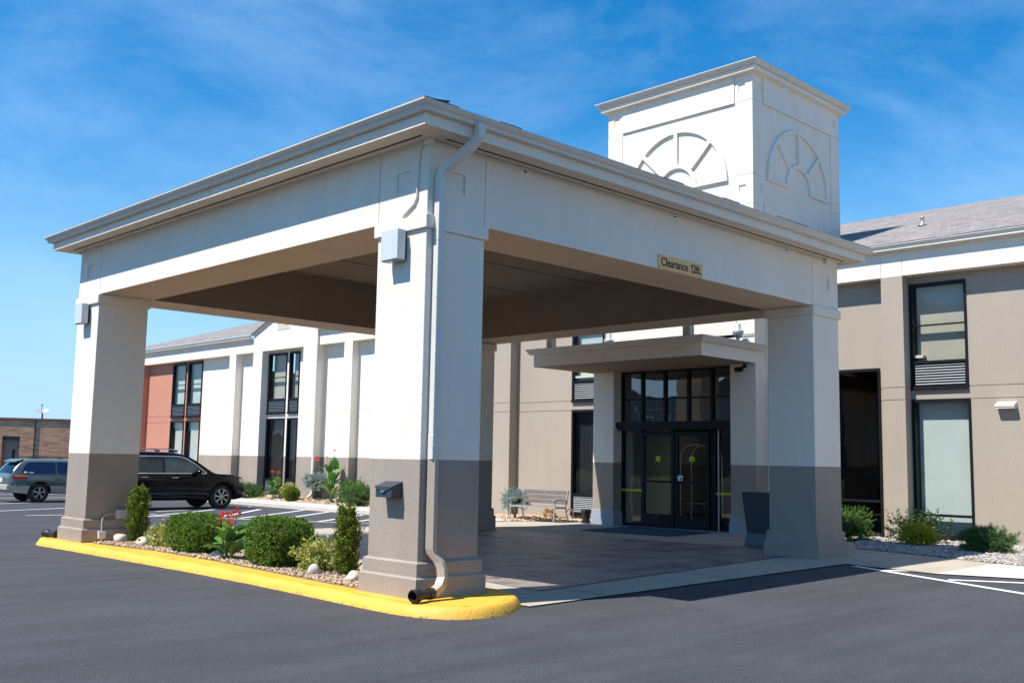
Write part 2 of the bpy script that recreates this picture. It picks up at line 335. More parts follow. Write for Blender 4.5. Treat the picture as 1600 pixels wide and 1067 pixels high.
# concrete under and around the canopy
mb = MB(); gsheet(mb, [(.9,-.55),(6.85,-.62),(6.85,9.45),(.9,9.45)], .013, 16, 16)
gsheet(mb, [(6.85,-.62),(8.2,-.62),(8.2,9.45),(6.85,9.45)], .013, 4, 16)
pad = setting('drive_through_pad', mb, CONC, 'grey concrete border round the drive through floor')
mb = MB(); gsheet(mb, [(1.75,.12),(7.3,.45),(8.2,.5),(8.2,8.05)][:0] or [(1.72,.12),(8.15,.50),(8.15,8.05),(2.75,8.05)], .018, 20, 20)
stamped = setting('stamped_floor', mb, STAMP, 'purple brown stamped concrete floor under the canopy')
mb = MB(); gsheet(mb, [(.99,-.50),(1.72,.12),(2.75,8.05),(1.2,8.6)], .015, 3, 10)
mb = MB()
for k, (a, b) in enumerate([((1.72,.10),(8.15,.48)), ((2.0,-.55),(2.02,.1)), ((4.2,-.58),(4.22,.24)), ((8.17,.5),(8.17,8.05))]):
    a = Vector(a); b = Vector(b); d = (b-a).normalized(); s = Vector((-d.y, d.x))*.007; gsheet(mb, [a-s, b-s, b+s, a+s], .0225, 12, 1)
mb.obj('joint', DARKM, pad)
mb = MB(); gsheet(mb, [(8.2,-.62),(9.3,.45),(10.4,9.45),(8.2,9.45)], .013, 6, 16); gsheet(mb, [(9.3,.45),(12.0,1.9),(12.0,8.0),(10.4,9.45)], .0135, 6, 8)
gsheet(mb, [(6.8,-1.9),(8.75,-1.7),(9.3,.45),(8.2,-.62)][:0] or [(6.85,-.62),(6.66,-1.9),(8.62,-1.9),(9.3,.45)], .0125, 4, 4)
walk = setting('entrance_walkway', mb, CONC, 'grey concrete walkway between the canopy and the building')
mb = MB(); gsheet(mb, [(6.66,-1.9),(7.1,-3.2),(8.2,-4.5),(8.62,-1.9)], .013, 4, 4); gsheet(mb, [(7.1,-3.2),(7.1,-14),(8.6,-14),(8.2,-4.5)], .013, 2, 6)
setting('sunlit_pavement', mb, CONCW, 'pale sunlit concrete pavement beside the painted lines')
# raised pavement with a kerb on the left
mb = MB(); fk = lambda x, y: float(h(x, y))
def slab(mb, q, dz, nx, ny):
    gsheet(mb, q, dz, nx, ny)
    for i in range(4):
        a, b = Vector(q[i]), Vector(q[(i+1) % 4]); n = 8; vs = []
        for k in range(n+1):
            p = a.lerp(b, k/n); z = float(h(p.x, p.y)); vs += [(p.x, p.y, z-.05), (p.x, p.y, z+dz)]
        mb.add(vs, [(2*k, 2*k+2, 2*k+3, 2*k+1) for k in range(n)])
slab(mb, [(9.95,10.6),(11.1,10.6),(11.1,38),(9.95,38)], .10, 1, 20); slab(mb, [(9.6,9.47),(11.1,9.47),(11.1,10.6),(9.95,10.6)], .03, 2, 4)
setting('pavement', mb, CONCW, 'pale raised pavement with kerb along the left wing')
# gravel beds
def zbed(x, y): return float(h(x, y)) + np.interp(x, [11.1, 12.0], [.02, .17])*(1 if y > 12 else .35)
GRB = mat('gravel_soil', (.30, .23, .16), .95, bump=.8, bscale=70, var=.15, vscale=9, fine=.2)
mb = MB(); gsheet(mb, [(11.1,9.3),(12.4,9.3),(12.4,38),(11.1,38)], .0, 6, 30, fh=zbed)
gsheet(mb, [(10.4,9.45),(12.0,8.0),(12.4,8.0),(12.4,9.3)], .016, 3, 4); gsheet(mb, [(10.4,9.45),(12.4,9.3),(11.1,10.6),(11.1,10.5)], .017, 3, 3)
setting('left_gravel_bed', mb, GRB, 'sandy gravel bed along the left wing')
mb = MB(); gsheet(mb, [(9.3,.45),(8.62,-1.9),(12.4,-1.9),(12.0,1.9)], .016, 6, 6); gsheet(mb, [(8.62,-1.9),(8.2,-4.5),(12.4,-4.5),(12.4,-1.9)], .016, 6, 4)
gsheet(mb, [(8.6,-4.5),(8.6,-14),(12.4,-14),(12.4,-4.5)], .016, 4, 6); gsheet(mb, [(12.0,1.9),(12.4,1.9),(12.4,-1.9),(12.35,-1.9)], .017, 2, 2)
setting('right_gravel_bed', mb, GRB, 'grey gravel bed along the right wing')

# island with yellow kerb
def isl_x(y): return float(np.interp(y, [.84, 1.82, 3.95, 5.67, 7.13], [.0, .05, .20, .22, .03]))   # inner edge of the kerb
key = [(-.22,8.05),(-.185,7.5),(-.155,5.6),(-.13,3.94),(-.15,2.5),(-.20,1.44),(-.26,.49),(-.27,-.05),(-.235,-.33),(-.12,-.57),(.03,-.66),(.205,-.70),(.44,-.665),(.67,-.55),(.84,-.43),(.96,-.30),(1.06,-.13),(1.10,.05),(1.12,.3)]
tops = []
for i in range(len(key)-1):
    (ax, ay), (bx_, by_) = key[i], key[i+1]; n_ = max(1, int(math.hypot(bx_-ax, by_-ay)/.25)); tops += [(ax+(bx_-ax)*k/n_, ay+(by_-ay)*k/n_) for k in range(n_)]
out = tops + [(1.12, y) for y in np.arange(.3, 8.3, .5)] + [(1.08, 8.5), (.95, 8.72), (.75, 8.8), (.15, 8.78), (-.02, 8.7), (-.16, 8.52), (-.22, 8.3)]
def inset(poly, d):
    n = len(poly); r = []
    for i in range(n):
        a, b, c = Vector(poly[i-1]), Vector(poly[i]), Vector(poly[(i+1) % n]); t = (c-a).normalized(); r.append(tuple(b + Vector((-t.y, t.x))*d))
    return r
mb = MB(); rings = [(-.075, -.02), (-.06, .06), (-.025, .115), (-.008, .138), (.012, .147), (.05, .15)]; n = len(out); vs = []
for d, z in rings: vs += [(*p, z + (0.0035*math.sin(i*2.3) if z > .1 else 0)) for i, p in enumerate(inset(out, d))]
fs = [(k*n+i, k*n+(i+1) % n, (k+1)*n+(i+1) % n, (k+1)*n+i) for k in range(len(rings)-1) for i in range(n)]
mb.add(vs, fs, 0, True); mb.add([(*p, .15) for p in inset(out, .05)], [list(range(n))], 0)
kerb = tag(mb.obj('yellow_kerb_island', YEL), 'bright yellow painted concrete kerb island under the front columns', 'kerb')
kerb['kind'] = 'structure'
mb = MB()
bed = [(.01, .9)] + [(isl_x(y), y) for y in np.arange(1.2, 7.1, .4)] + [(.04, 7.16), (.98, 7.16), (.98, .9)]
mb.add([(*p, .156) for p in bed], [list(range(len(bed)))[::-1]]); mb.obj('gravel_soil', GRB, kerb)

# stones, thousands of them
ICO_V = None
def stones(name, pts, size, mats, label, squash=.6, seed=1, parent=None):
    r = np.random.default_rng(seed); t = (1+5**.5)/2
    V = np.array([(-1,t,0),(1,t,0),(-1,-t,0),(1,-t,0),(0,-1,t),(0,1,t),(0,-1,-t),(0,1,-t),(t,0,-1),(t,0,1),(-t,0,-1),(-t,0,1)], float); V /= np.linalg.norm(V[0])
    F = np.array([(0,11,5),(0,5,1),(0,1,7),(0,7,10),(0,10,11),(1,5,9),(5,11,4),(11,10,2),(10,7,6),(7,1,8),(3,9,4),(3,4,2),(3,2,6),(3,6,8),(3,8,9),(4,9,5),(2,4,11),(6,2,10),(8,6,7),(9,8,1)])
    n = len(pts); P = np.array(pts); s = size*r.uniform(.5, 1.35, (n, 1, 1))*np.stack([r.uniform(.8, 1.5, n), r.uniform(.7, 1.1, n), r.uniform(.4, .9, n)*squash/.6], 1)[:, None, :]
    W = V[None]*s*r.uniform(.8, 1.15, (n, 12, 1)); a = r.uniform(0, 6.28, n); tl = r.normal(0, .25, n)
    c, sn = np.cos(a)[:, None], np.sin(a)[:, None]; x, y, z = W[..., 0], W[..., 1], W[..., 2]; z2 = z + x*tl[:, None]
    W = np.stack([x*c-y*sn, x*sn+y*c, z2], -1) + P[:, None, :]
    vv = W.reshape(-1, 3); ff = (F[None]+12*np.arange(n)[:, None, None]).reshape(-1, 3)
    me = bpy.data.meshes.new(name); me.vertices.add(len(vv)); me.vertices.foreach_set('co', vv.ravel()); me.loops.add(ff.size); me.loops.foreach_set('vertex_index', ff.ravel())
    me.polygons.add(len(ff)); me.polygons.foreach_set('loop_start', np.arange(0, ff.size, 3)); me.polygons.foreach_set('loop_total', np.full(len(ff), 3)); me.update(); me.validate()
    me.materials.append(mats); o = bpy.data.objects.new(name, me); C.objects.link(o); o['kind'] = 'stuff'; o['label'] = label; o['category'] = 'gravel'
    return o
G_SAND = mat('sandy_stones', (.60, .47, .33), .9, island=1, col2=(.33, .22, .15), var=.1, vscale=30)
G_GREY = mat('grey_stones', (.52, .48, .44), .9, island=1, col2=(.24, .20, .18), var=.1, vscale=30)
r = np.random.default_rng(3)
pts = []
while len(pts) < 5200:
    y = r.uniform(.93, 7.15); x = r.uniform(isl_x(y)+.01, .98); pts.append((x, y, .158+r.uniform(0, .016)))
stones('island_gravel', pts, .0165, G_SAND, 'tan gravel in the yellow kerbed island', seed=5)
def inpoly(x, y, P):
    c = False; j = len(P)-1
    for i in range(len(P)):
        if (P[i][1] > y) != (P[j][1] > y) and x < (P[j][0]-P[i][0])*(y-P[i][1])/(P[j][1]-P[i][1])+P[i][0]: c = not c
        j = i
    return c
PR = [(9.3,.45),(8.62,-1.9),(8.2,-4.5),(12.3,-4.5),(12.3,1.9),(12.0,1.9)]; pts = []
while len(pts) < 9500:
    x, y = r.uniform(8.2, 12.3), r.uniform(-4.5, 1.9)
    if inpoly(x, y, PR): pts.append((x, y, float(h(x, y))+.018+r.uniform(0, .012)))
stones('right_gravel', pts, .024, G_GREY, 'grey gravel along the right wing', seed=6)
PL = [(10.4,9.45),(12.0,8.0),(12.3,8.0),(12.3,34),(11.12,34),(11.12,10.6)]; pts = []
while len(pts) < 11000:
    x, y = r.uniform(10.4, 12.3), r.uniform(8, 34)
    if inpoly(x, y, PL): pts.append((x, y, (zbed(x, y) if y > 9.3 and x > 11.1 else float(h(x, y))+.017)+r.uniform(0, .016)))
stones('left_gravel', pts, .036, G_SAND, 'sandy gravel along the left wing and behind the bench', seed=7)

# ------------------------------------------------------------------ canopy (porte cochere)
M_, L_, W_ = 7.965, 8.11, .745
canopy = thing('entrance_canopy', (4, 4, 0), 'large white stucco entrance canopy on four taupe based columns', 'canopy')
def column(x0, y0, zb, label=None):
    x1, y1 = x0+W_, y0+W_
    m = MB(); m.box(x0, x1, y0, y1, 1.4, 3.567, 0); m.box(x0, x1, y0, y1, .44, 1.4, 1)
    o = m.obj('column', [WHITE, TAUPE], canopy, bevel=.008)
    m = MB(); m.box(x0-.03, x1+.03, y0-.03, y1+.03, 3.567, 3.697, 0); m.obj('capital', WHITE, o, bevel=.006)
    m = MB()
    for b, z0, z1 in ((.058, zb, .325), (.031, .325, .46)):
        q0 = [(x0-b, y0-b), (x1+b, y0-b), (x1+b, y1+b), (x0-b, y1+b)]; q1 = [(x0-b+.02, y0-b+.02), (x1+b-.02, y0-b+.02), (x1+b-.02, y1+b-.02), (x0-b+.02, y1+b-.02)]
        vs = [(*p, z0) for p in q0]+[(*p, z1) for p in q0]+[(*p, z1+.018) for p in q1]
        m.add(vs, [(0,1,5,4),(1,2,6,5),(2,3,7,6),(3,0,4,7),(4,5,9,8),(5,6,10,9),(6,7,11,10),(7,4,8,11),(8,9,10,11)], 0)
    m.obj('plinth', TAUPE, o)
    return o
col_near = column(0, 0, .145); col_left = column(0, L_-W_, .145); col_right = column(M_-W_, 0, .10); column(M_-W_, L_-W_, .03)
# beams: outer faces carry grooves and the small square reliefs
FT = 4.43
def beam_face(axis, c, sgn, length, name):
    us = [0, .265, .475, .740, .752]; us = us + [length-u for u in us]; vs = [3.7, 3.965, 4.17, FT]
    def dep(u, v):
        d = min(u, length-u)
        if .740 < d < .752: return .012
        if .265 < d < .475 and 3.965 < v < 4.17: return .02
        return 0
    P = (lambda u, v, d: (c+sgn*(-d), u, v)) if axis == 'x' else (lambda u, v, d: (u, c-sgn*d, v))
    m = MB(); relief(m, P, us, vs, dep, lambda u, v: 0)
    T = W_+.045
    if axis == 'x':   # backing, underside, inner face
        x0, x1 = (c, c+T) if sgn < 0 else (c-T, c)
        a, b = W_+.045, length-W_-.045
        m.box(x0+.03, x1-.001, .03, length-.03, 3.7005, FT, 0) if False else None
        xo, xi = (c, c+T) if sgn < 0 else (c, c-T)
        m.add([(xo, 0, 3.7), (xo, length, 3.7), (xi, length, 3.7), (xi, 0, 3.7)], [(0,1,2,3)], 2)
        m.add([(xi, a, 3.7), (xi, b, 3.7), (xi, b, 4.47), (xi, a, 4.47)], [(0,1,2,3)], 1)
    else:
        yo, yi = (c, c+T) if sgn < 0 else (c, c-T); a, b = W_+.045, length-W_-.045
        m.add([(W_+.045, yo, 3.7), (length-W_-.045, yo, 3.7), (length-W_-.045, yi, 3.7), (W_+.045, yi, 3.7)], [(0,1,2,3)], 2)
        m.add([(a, yi, 3.7), (b, yi, 3.7), (b, yi, 4.47), (a, yi, 4.47)], [(0,1,2,3)], 1)
    return m.obj(name, [WHITE, UNDER, BEAMU], canopy)
def P_x(c, sgn): return
# note sgn = outward direction along the axis
def mk_face(axis, c, out_s, length):
    return beam_face(axis, c, out_s, length, 'beam')
mk_face('x', 0, -1, L_); mk_face('x', M_, 1, L_); mk_face('y', 0, -1, M_); mk_face('y', L_, 1, M_)
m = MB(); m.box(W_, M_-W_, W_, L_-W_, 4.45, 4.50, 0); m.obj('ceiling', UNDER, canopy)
m = MB()
for y in (2.4, 4.05, 5.7): m.box(W_+.06, M_-W_-.06, y-.006, y+.006, 4.443, 4.449, 0)
m.obj('ceiling_joint', DARKM, canopy)
OV, OX2 = .31, .26
m = MB()   # soffit ring with fascia
def ring(m, x0, x1, y0, y1, X0, X1, Y0, Y1, z0, z1, mi=0):
    a = [(x0,y0),(x1,y0),(x1,y1),(x0,y1)]; b = [(X0,Y0),(X1,Y0),(X1,Y1),(X0,Y1)]
    vs = [(*p, z0) for p in a]+[(*p, z0) for p in b]+[(*p, z1) for p in a]+[(*p, z1) for p in b]
    fs = []
    for i in range(4):
        j = (i+1) % 4; fs += [(i, j, 4+j, 4+i), (8+i, 12+i, 12+j, 8+j), (4+i, 4+j, 12+j, 12+i), (i, 8+i, 8+j, j)]
    m.add(vs, fs, mi)
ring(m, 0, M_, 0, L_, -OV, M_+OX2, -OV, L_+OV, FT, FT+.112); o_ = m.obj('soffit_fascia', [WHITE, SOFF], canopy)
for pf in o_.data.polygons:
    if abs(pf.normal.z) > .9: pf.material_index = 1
m = MB()
for (a, b, c, d) in ((-.125,-.10,-.02,L_+.02), (M_+.10,M_+.125,-.02,L_+.02)): m.box(a, b, c, d, FT-.004, FT+.001)
for (a, b, c, d) in ((.12,M_-.02,-.125,-.10), (-.02,M_+.02,L_+.10,L_+.125)): m.box(a, b, c, d, FT-.004, FT+.001)
m.obj('soffit_vent', DARKM, canopy)
# gutter with an ogee profile, swept round the roof
def gutter(m, X0, X1, Y0, Y1, z, prof, mi=0, closed=True, flip=False):
    vs = []; k = len(prof)
    for o, dz in prof: vs += [(X0-o, Y0-o, z+dz), (X1+o, Y0-o, z+dz), (X1+o, Y1+o, z+dz), (X0-o, Y1+o, z+dz)]
    fs = [(i*4+j, i*4+(j+1) % 4, (i+1)*4+(j+1) % 4, (i+1)*4+j) for i in range(k-1) for j in range(4)]
    m.add(vs, fs, mi)
GP = [(.002, 0), (.062, 0), (.066, .012), (.060, .018), (.066, .032), (.088, .05), (.098, .062), (.103, .07), (.108, .073), (.108, .085), (.102, .085), (.098, .075), (.05, .07), (.002, .085)]
m = MB(); gutter(m, -OV, M_+OX2, -OV, L_+OV, FT+.112, GP); m.obj('gutter', GUTTER, canopy)
# hip roof
def uvroof(name, verts, faces, parent, matl=SHING):
    me = bpy.data.meshes.new(name); org = ORG[parent.name]
    me.from_pydata([tuple(Vector(v)-org) for v in verts], [], faces); uv = me.uv_layers.new(name='UVMap')
    for p in me.polygons:
        nrm = p.normal; z = Vector((0,0,1)); u = z.cross(nrm); u = u.normalized() if u.length > 1e-4 else Vector((1,0,0)); v = nrm.cross(u)
        for li in p.loop_indices:
            co = me.vertices[me.loops[li].vertex_index].co; uv.data[li].uv = (co.dot(u), co.dot(v))
    me.materials.append(matl); o = bpy.data.objects.new(name, me); C.objects.link(o); o.parent = parent; ORG[o.name] = org; return o
e = .36; zx = FT+.205; x0, x1, y0, y1 = -e, M_+e-.05, -e, L_+e; rz = zx+.27*4.3
uvroof('roof', [(x0,y0,zx),(x1,y0,zx),(x1,y1,zx),(x0,y1,zx),(3.95,3.95,rz),(3.95,4.2,rz)], [(0,1,4),(1,2,5,4),(2,3,5),(3,0,4,5)], canopy)
m = MB(); k = 0; xx = x0-.03; rr = random.Random(4)
while xx < x1:      # starter tabs along the eave
    wd = rr.uniform(.25, .95); m.box(xx, min(xx+wd, x1), y0-.035, y0+.2, zx-.004+rr.choice((0, .004, .009)), zx+.006+rr.choice((0, .006, .012)), 0); xx += wd
yy = y0
while yy < y1: wd = rr.uniform(.3, .95); m.box(x0-.035, x0+.2, yy+.003, min(yy+wd, y1), zx-.004, zx+.006+rr.choice((0, .004, .007))); yy += wd
SHG = mat('shingle_edge', (.20, .21, .20), .95, var=.2, vscale=9)
m.obj('shingle_edge', SHG, canopy)
m = MB(); m.bar((-.30,-.37,zx+.002), (-.10,-.37,zx+.035), .07, .012); m.obj('lifted_shingle', mat('dark_shingle', (.05,.05,.055), .95), canopy)
# link roof from the canopy back to the porch posts
m = MB(); m.box(M_+OX2+.12, 9.95, 3.4, 8.05, 4.30, 4.52, 0); m.box(M_+OX2+.12, 10.0, 3.35, 8.1, 4.52, 4.60, 1); m.obj('link_roof', [UNDER, SHG], canopy)
for y in (3.86, 7.36): m = MB(); m.box(9.55, 9.68, y-.07, y+.09, 3.68, 4.30); m.obj('post', WHITE, canopy)
# downspout at the near corner
ds = MB(); zt = FT+.112
ds.rect_tube([(.30,-.385,zt+.02), (.30,-.385,zt-.10), (.255,-.31,zt-.20), (.135,-.10,zt-.40), (.115,-.055,zt-.47), (.115,-.052,zt-.60), (.115,-.052,3.45)], .088, .075, side=(1,0,0))
ds1 = ds.obj('downspout', GUTTER, canopy, bevel=.006)
m = MB(); m.rect_tube([(.115,-.051,3.46), (.115,-.051,1.62)], .082, .07, side=(1,0,0)); m.obj('downspout_length', GUTTER, ds1, bevel=.006)
m = MB(); m.rect_tube([(.115,-.052,1.63), (.115,-.052,1.40)], .088, .075, side=(1,0,0)); m.obj('downspout_sleeve', GUTTER, ds1, bevel=.006)
m = MB(); m.rect_tube([(.115,-.051,1.40), (.115,-.051,.60), (.125,-.06,.555), (.16,-.12,.48), (.17,-.15,.42), (.165,-.165,.34), (.12,-.178,.265), (.06,-.18,.225), (.02,-.18,.215)], .084, .072, side=(.35,-.94,0)); m.obj('downspout_elbow', DSM, ds1, bevel=.006)
m = MB()
for k in range(7): a = k/6; m.bar((.222-.10*a,-.21,.35-.09*a), (.20-.11*a,-.125,.34-.09*a), .006, .006)
m.obj('elbow_crimp', DSM, ds1)
BLKP = mat('black_drain_plastic', (.02, .018, .018), .5)
def drain(parent, a, b):
    a, b = Vector(a), Vector(b); d = (b-a).normalized(); Lg = (b-a).length
    P = lambda t: a+d*t
    m = MB(); m.tube([P(0), P(Lg*.2)], .052, 12); m.tube([P(Lg*.2), P(Lg*.62)], .040, 12); m.tube([P(Lg*.60), P(Lg*.68), P(Lg*.70), P(Lg*.96), P(Lg)], [.042, .056, .058, .058, .050], 14, caps=False)
    m.tube([P(Lg*.7), P(Lg*.99)], [.03, .046], 14, caps=False); o = m.obj('drain_pipe', BLKP, parent); return o
drain(ds1, (.035,-.18,.215), (-.235,-.225,.215))
for z in (2.9, 1.51): m = MB(); m.bar((.062,-.094,z), (.168,-.094,z), .003, .02); m.obj('strap', GUTTER, ds1)
drain(canopy, (-.02, 8.30, .205), (-.06, 8.66, .205))
# thin conduit, junction boxes, corner box
m = MB(); m.box(-.045, .03, -.045, .03, 4.37, 4.43); m.obj('junction_box', WHITE, canopy, bevel=.004)
m = MB(); m.tube([(-.014,.02,4.40), (-.014,.085,4.38), (-.014,.115,4.33), (-.014,.125,4.25), (-.014,.135,4.05), (-.014,.14,3.88), (-.014,.18,3.82), (-.014,.28,3.765), (-.014,.335,3.735), (-.014,.35,3.70)], .011, 8)
m.obj('conduit', CREAM, canopy)
m = MB(); m.tube([(.03,-.014,4.405), (7.55,-.014,4.395)], .0085, 6); m.obj('conduit', CREAM, canopy)
m = MB(); m.box(7.55, 7.63, -.055, .005, 4.35, 4.428); m.obj('junction_box', WHITE, canopy, bevel=.004)
# clips on the conduit
for x in (1.3, 3.9, 6.5): m = MB(); m.box(x-.009, x+.009, -.02, 0, 4.378, 4.39); m.obj('conduit_clip', DARKM, canopy)

# ------------------------------------------------------------------ hotel building
bld = thing('hotel_building', (14, 10, 0), 'long two storey hotel wing with tan, white and terracotta stucco bays', 'building')
XW, RD, XR = 12.0, .27, 12.27
WIN = [  # y0, y1, z0, z1, kind
 (-.21,.81,2.83,4.76,'U','tan'), (-.23,.81,.20,2.64,'G','tan'), (1.41,3.5,.16,3.25,'D','tan'),
 (8.14,9.13,2.83,5.05,'U','tan'), (8.14,9.13,.16,2.64,'L','tan'),
 (20.98,21.58,2.80,4.82,'U','white'), (21.74,22.84,2.80,4.82,'U','white'), (20.98,21.58,.18,2.66,'L','white'), (21.74,22.84,.18,2.66,'L','white'),
 (27.42,28.5,2.80,4.84,'U','terra'), (28.66,29.72,2.80,4.84,'U','terra'), (27.42,28.5,.18,2.68,'L','terra'), (28.66,29.72,.18,2.68,'L','terra'),
 (-5.2,-4.18,2.83,4.76,'U','tan'), (-5.2,-4.18,.20,2.64,'G','tan')]
PIERS = [(.82,1.23),(11.0,11.52),(17.77,18.19),(24.59,25.03),(31.8,35),(-6.6,-6.1),(-20,-12)]
GAB = (19.60, 23.45)
BND = 13.6
def wdepth(y, z):
    for w_ in WIN:
        if w_[0] < y < w_[1] and w_[2] < z < w_[3]: return None
    if 3.72 < y < 7.32 and z < 3.35: return None
    d = RD
    if z > 4.9: d = 0
    if any(a < y < b for a, b in PIERS): d = 0
    if GAB[0] < y < GAB[1] and not (20.41 < y < 22.88 and z < 4.96): d = 0
    if z > 4.9 and any(abs(y-c) < .006 for c in (.82, 1.23, 24.59, 25.03, 18.19, 17.77)): d += .012
    if 2.624 < z < 2.636 or 2.849 < z < 2.861: d += .014
    return d
def wmat(y, z):
    if z > 4.9: return 0
    if y < BND: return 2
    if 27.38 < y: return 3
    return 0 if z > 1.41 else 1
us = [-20, 35, BND, 27.38, 20.41, 22.88, 3.72, 7.32, GAB[0], GAB[1]] + [v for p in PIERS for v in p] + [v for w_ in WIN for v in w_[:2]] + [c+s*.006 for c in (.82, 1.23, 24.59, 25.03, 18.19, 17.77) for s in (-1, 1)]
vs_ = [-.4, 5.35, 4.9, 4.96, 1.41, 2.624, 2.636, 2.849, 2.861, 3.35] + [v for w_ in WIN for v in w_[2:4]]
m = MB(); relief(m, lambda u, v, d: (XW+d, u, v), us, vs_, wdepth, wmat, back=.1)
m.obj('front_wall', [WHITE, TAUPE, TAN, TERRA], bld)
m = MB()
for a, b, c, d in ((XW+.5, 33, -20.02, -19.9), (XW+.5, 33, 34.9, 35.02), (32.9, 33, -20, 35)): m.box(a, b, c, d, -.3, 5.4)
m.box(XW, XW+.5, 34.98, 35.0, -.3, 5.4); m.box(XW, XW+.5, -20.0, -19.98, -.3, 5.4); m.obj('side_wall', TAN, bld)
# gable
m = MB(); gy = (GAB[0]+GAB[1])/2; gz = 6.22; gx = XW
m.prism([(GAB[0]+.001, 5.351), (GAB[1]-.001, 5.351), (GAB[1]-.001, 5.50), (gy, gz), (GAB[0]+.001, 5.50)], gx, XW+.1, axis='x'); gab = m.obj('gable_wall', WHITE, bld)
m = MB()
for s in (-1, 1):
    yb = gy+s*(GAB[1]-GAB[0])/2+s*.05; m.bar((XW-.03, yb, 5.49), (XW-.03, gy, gz+.02), .05, .07, up=(1,0,0))
m.obj('rake_board', GUTTER, bld)
m = MB()
for k in range(5): m.bar((XW-.012, 21.26, 5.58+k*.065), (XW-.012, 21.98, 5.58+k*.065), .012, .035)
m.box(XW-.012, XW, 21.24, 21.27, 5.54, 5.90); m.box(XW-.012, XW, 21.97, 22.0, 5.54, 5.90); m.obj('gable_vent', WHITE, gab)
# main roof
ex, ez, sl, rx = XW-.16, 5.49, .305, 22.5; rzz = ez+(rx-ex)*sl
uvroof('roof', [(ex,-20.3,ez),(ex,GAB[0]-.05,ez),(rx,GAB[0]-.05,rzz),(rx,-20.3,rzz),(33.3,-20.3,ez),(33.3,35.3,ez),(rx,35.3,rzz),(ex,35.3,ez),(ex,GAB[1]+.05,ez),(rx,GAB[1]+.05,rzz),(XW+.12,GAB[0]-.05,ez+(XW+.12-ex)*sl),(XW+.12,GAB[1]+.05,ez+(XW+.12-ex)*sl)], [(0,3,2,1),(7,8,9,6),(10,2,9,11),(3,4,5,6,9,2)], bld)
kx = XW-.1; gxe = ex+(gz+.05-ez)/sl
uvroof('gable_roof', [(kx, GAB[0]-.1, 5.49),(kx, gy, gz+.06),(kx, GAB[1]+.1, 5.49),(gxe, gy, gz+.06),(XW+.15, GAB[0]-.1, 5.49),(XW+.15, GAB[1]+.1, 5.49)], [(0,1,3,4),(1,2,5,3)], bld)
# ridge cap, eave gutter and soffit, in runs that stop at the gable
GP2 = [(0, 0), (.06, 0), (.065, .015), (.06, .025), (.08, .055), (.09, .085), (.10, .09), (.10, .105), (.08, .105), (.07, .09), (0, .09)]
for a, b in ((-20.2, GAB[0]-.06), (GAB[1]+.06, 35.2)):
    m = MB(); vs = []
    for o, dz in GP2: vs += [(ex+.09-o, a, 5.37+dz), (ex+.09-o, b, 5.37+dz)]
    m.add(vs, [(2*i, 2*i+2, 2*i+3, 2*i+1) for i in range(len(GP2)-1)]); m.add(vs, [list(range(0, 2*len(GP2), 2)), list(range(1, 2*len(GP2), 2))[::-1]]); m.obj('gutter', GUTTER, bld)
    m = MB(); m.box(ex+.09, XW+.03, a, b, 5.35, 5.372); m.obj('soffit', WHITE, bld)
def downspout(y, x=XW-.05, kick=0):
    m = MB(); m.rect_tube([(x,y,5.38), (x,y,.30), (x-.03,y,.24), (x-.14,y,.17)], .09, .065, side=(0,1,0)); return m.obj('downspout', GUTTER, bld, bevel=.005)
downspout(19.57, XW-.04)
m = MB(); m.lathe([(.10,0),(.09,.02),(.05,.05),(.035,.06),(.035,.17),(.05,.17),(.05,.20),(0,.20)], (15.69, 1.99, ez+(15.69-ex)*sl), 12)
m.obj('vent_pipe', mat('galvanised_metal', (.55,.56,.58), .35, metal=.7), bld)
m = MB(); m.box(XR-.13, XR, -.99, -.69, 2.44, 2.50); m.add([(XR-.14,-1.0,2.50),(XR-.14,-.68,2.50),(XR,-.68,2.56),(XR,-1.0,2.56),(XR-.14,-1.0,2.47),(XR-.14,-.68,2.47),(XR,-.68,2.44),(XR,-1.0,2.44)], [(0,1,2,3),(4,5,1,0),(4,0,3,7),(1,5,6,2),(4,7,6,5)]); m.obj('wall_vent', CREAM, bld)
CURT = {'g': mat('pale_green_blind', (.54,.58,.54), .9, var=.04), 'w': mat('white_curtain', (.62,.62,.58), .9, var=.08, vscale=4), 't': mat('beige_curtain', (.46,.41,.33), .9, var=.06), 'k': mat('dark_interior', (.006,.006,.008), .9)}
GRM = mat('silver_grille_metal', (.42,.44,.44), .4, metal=.2); GRD = mat('dark_grille_metal', (.10,.125,.16), .5)
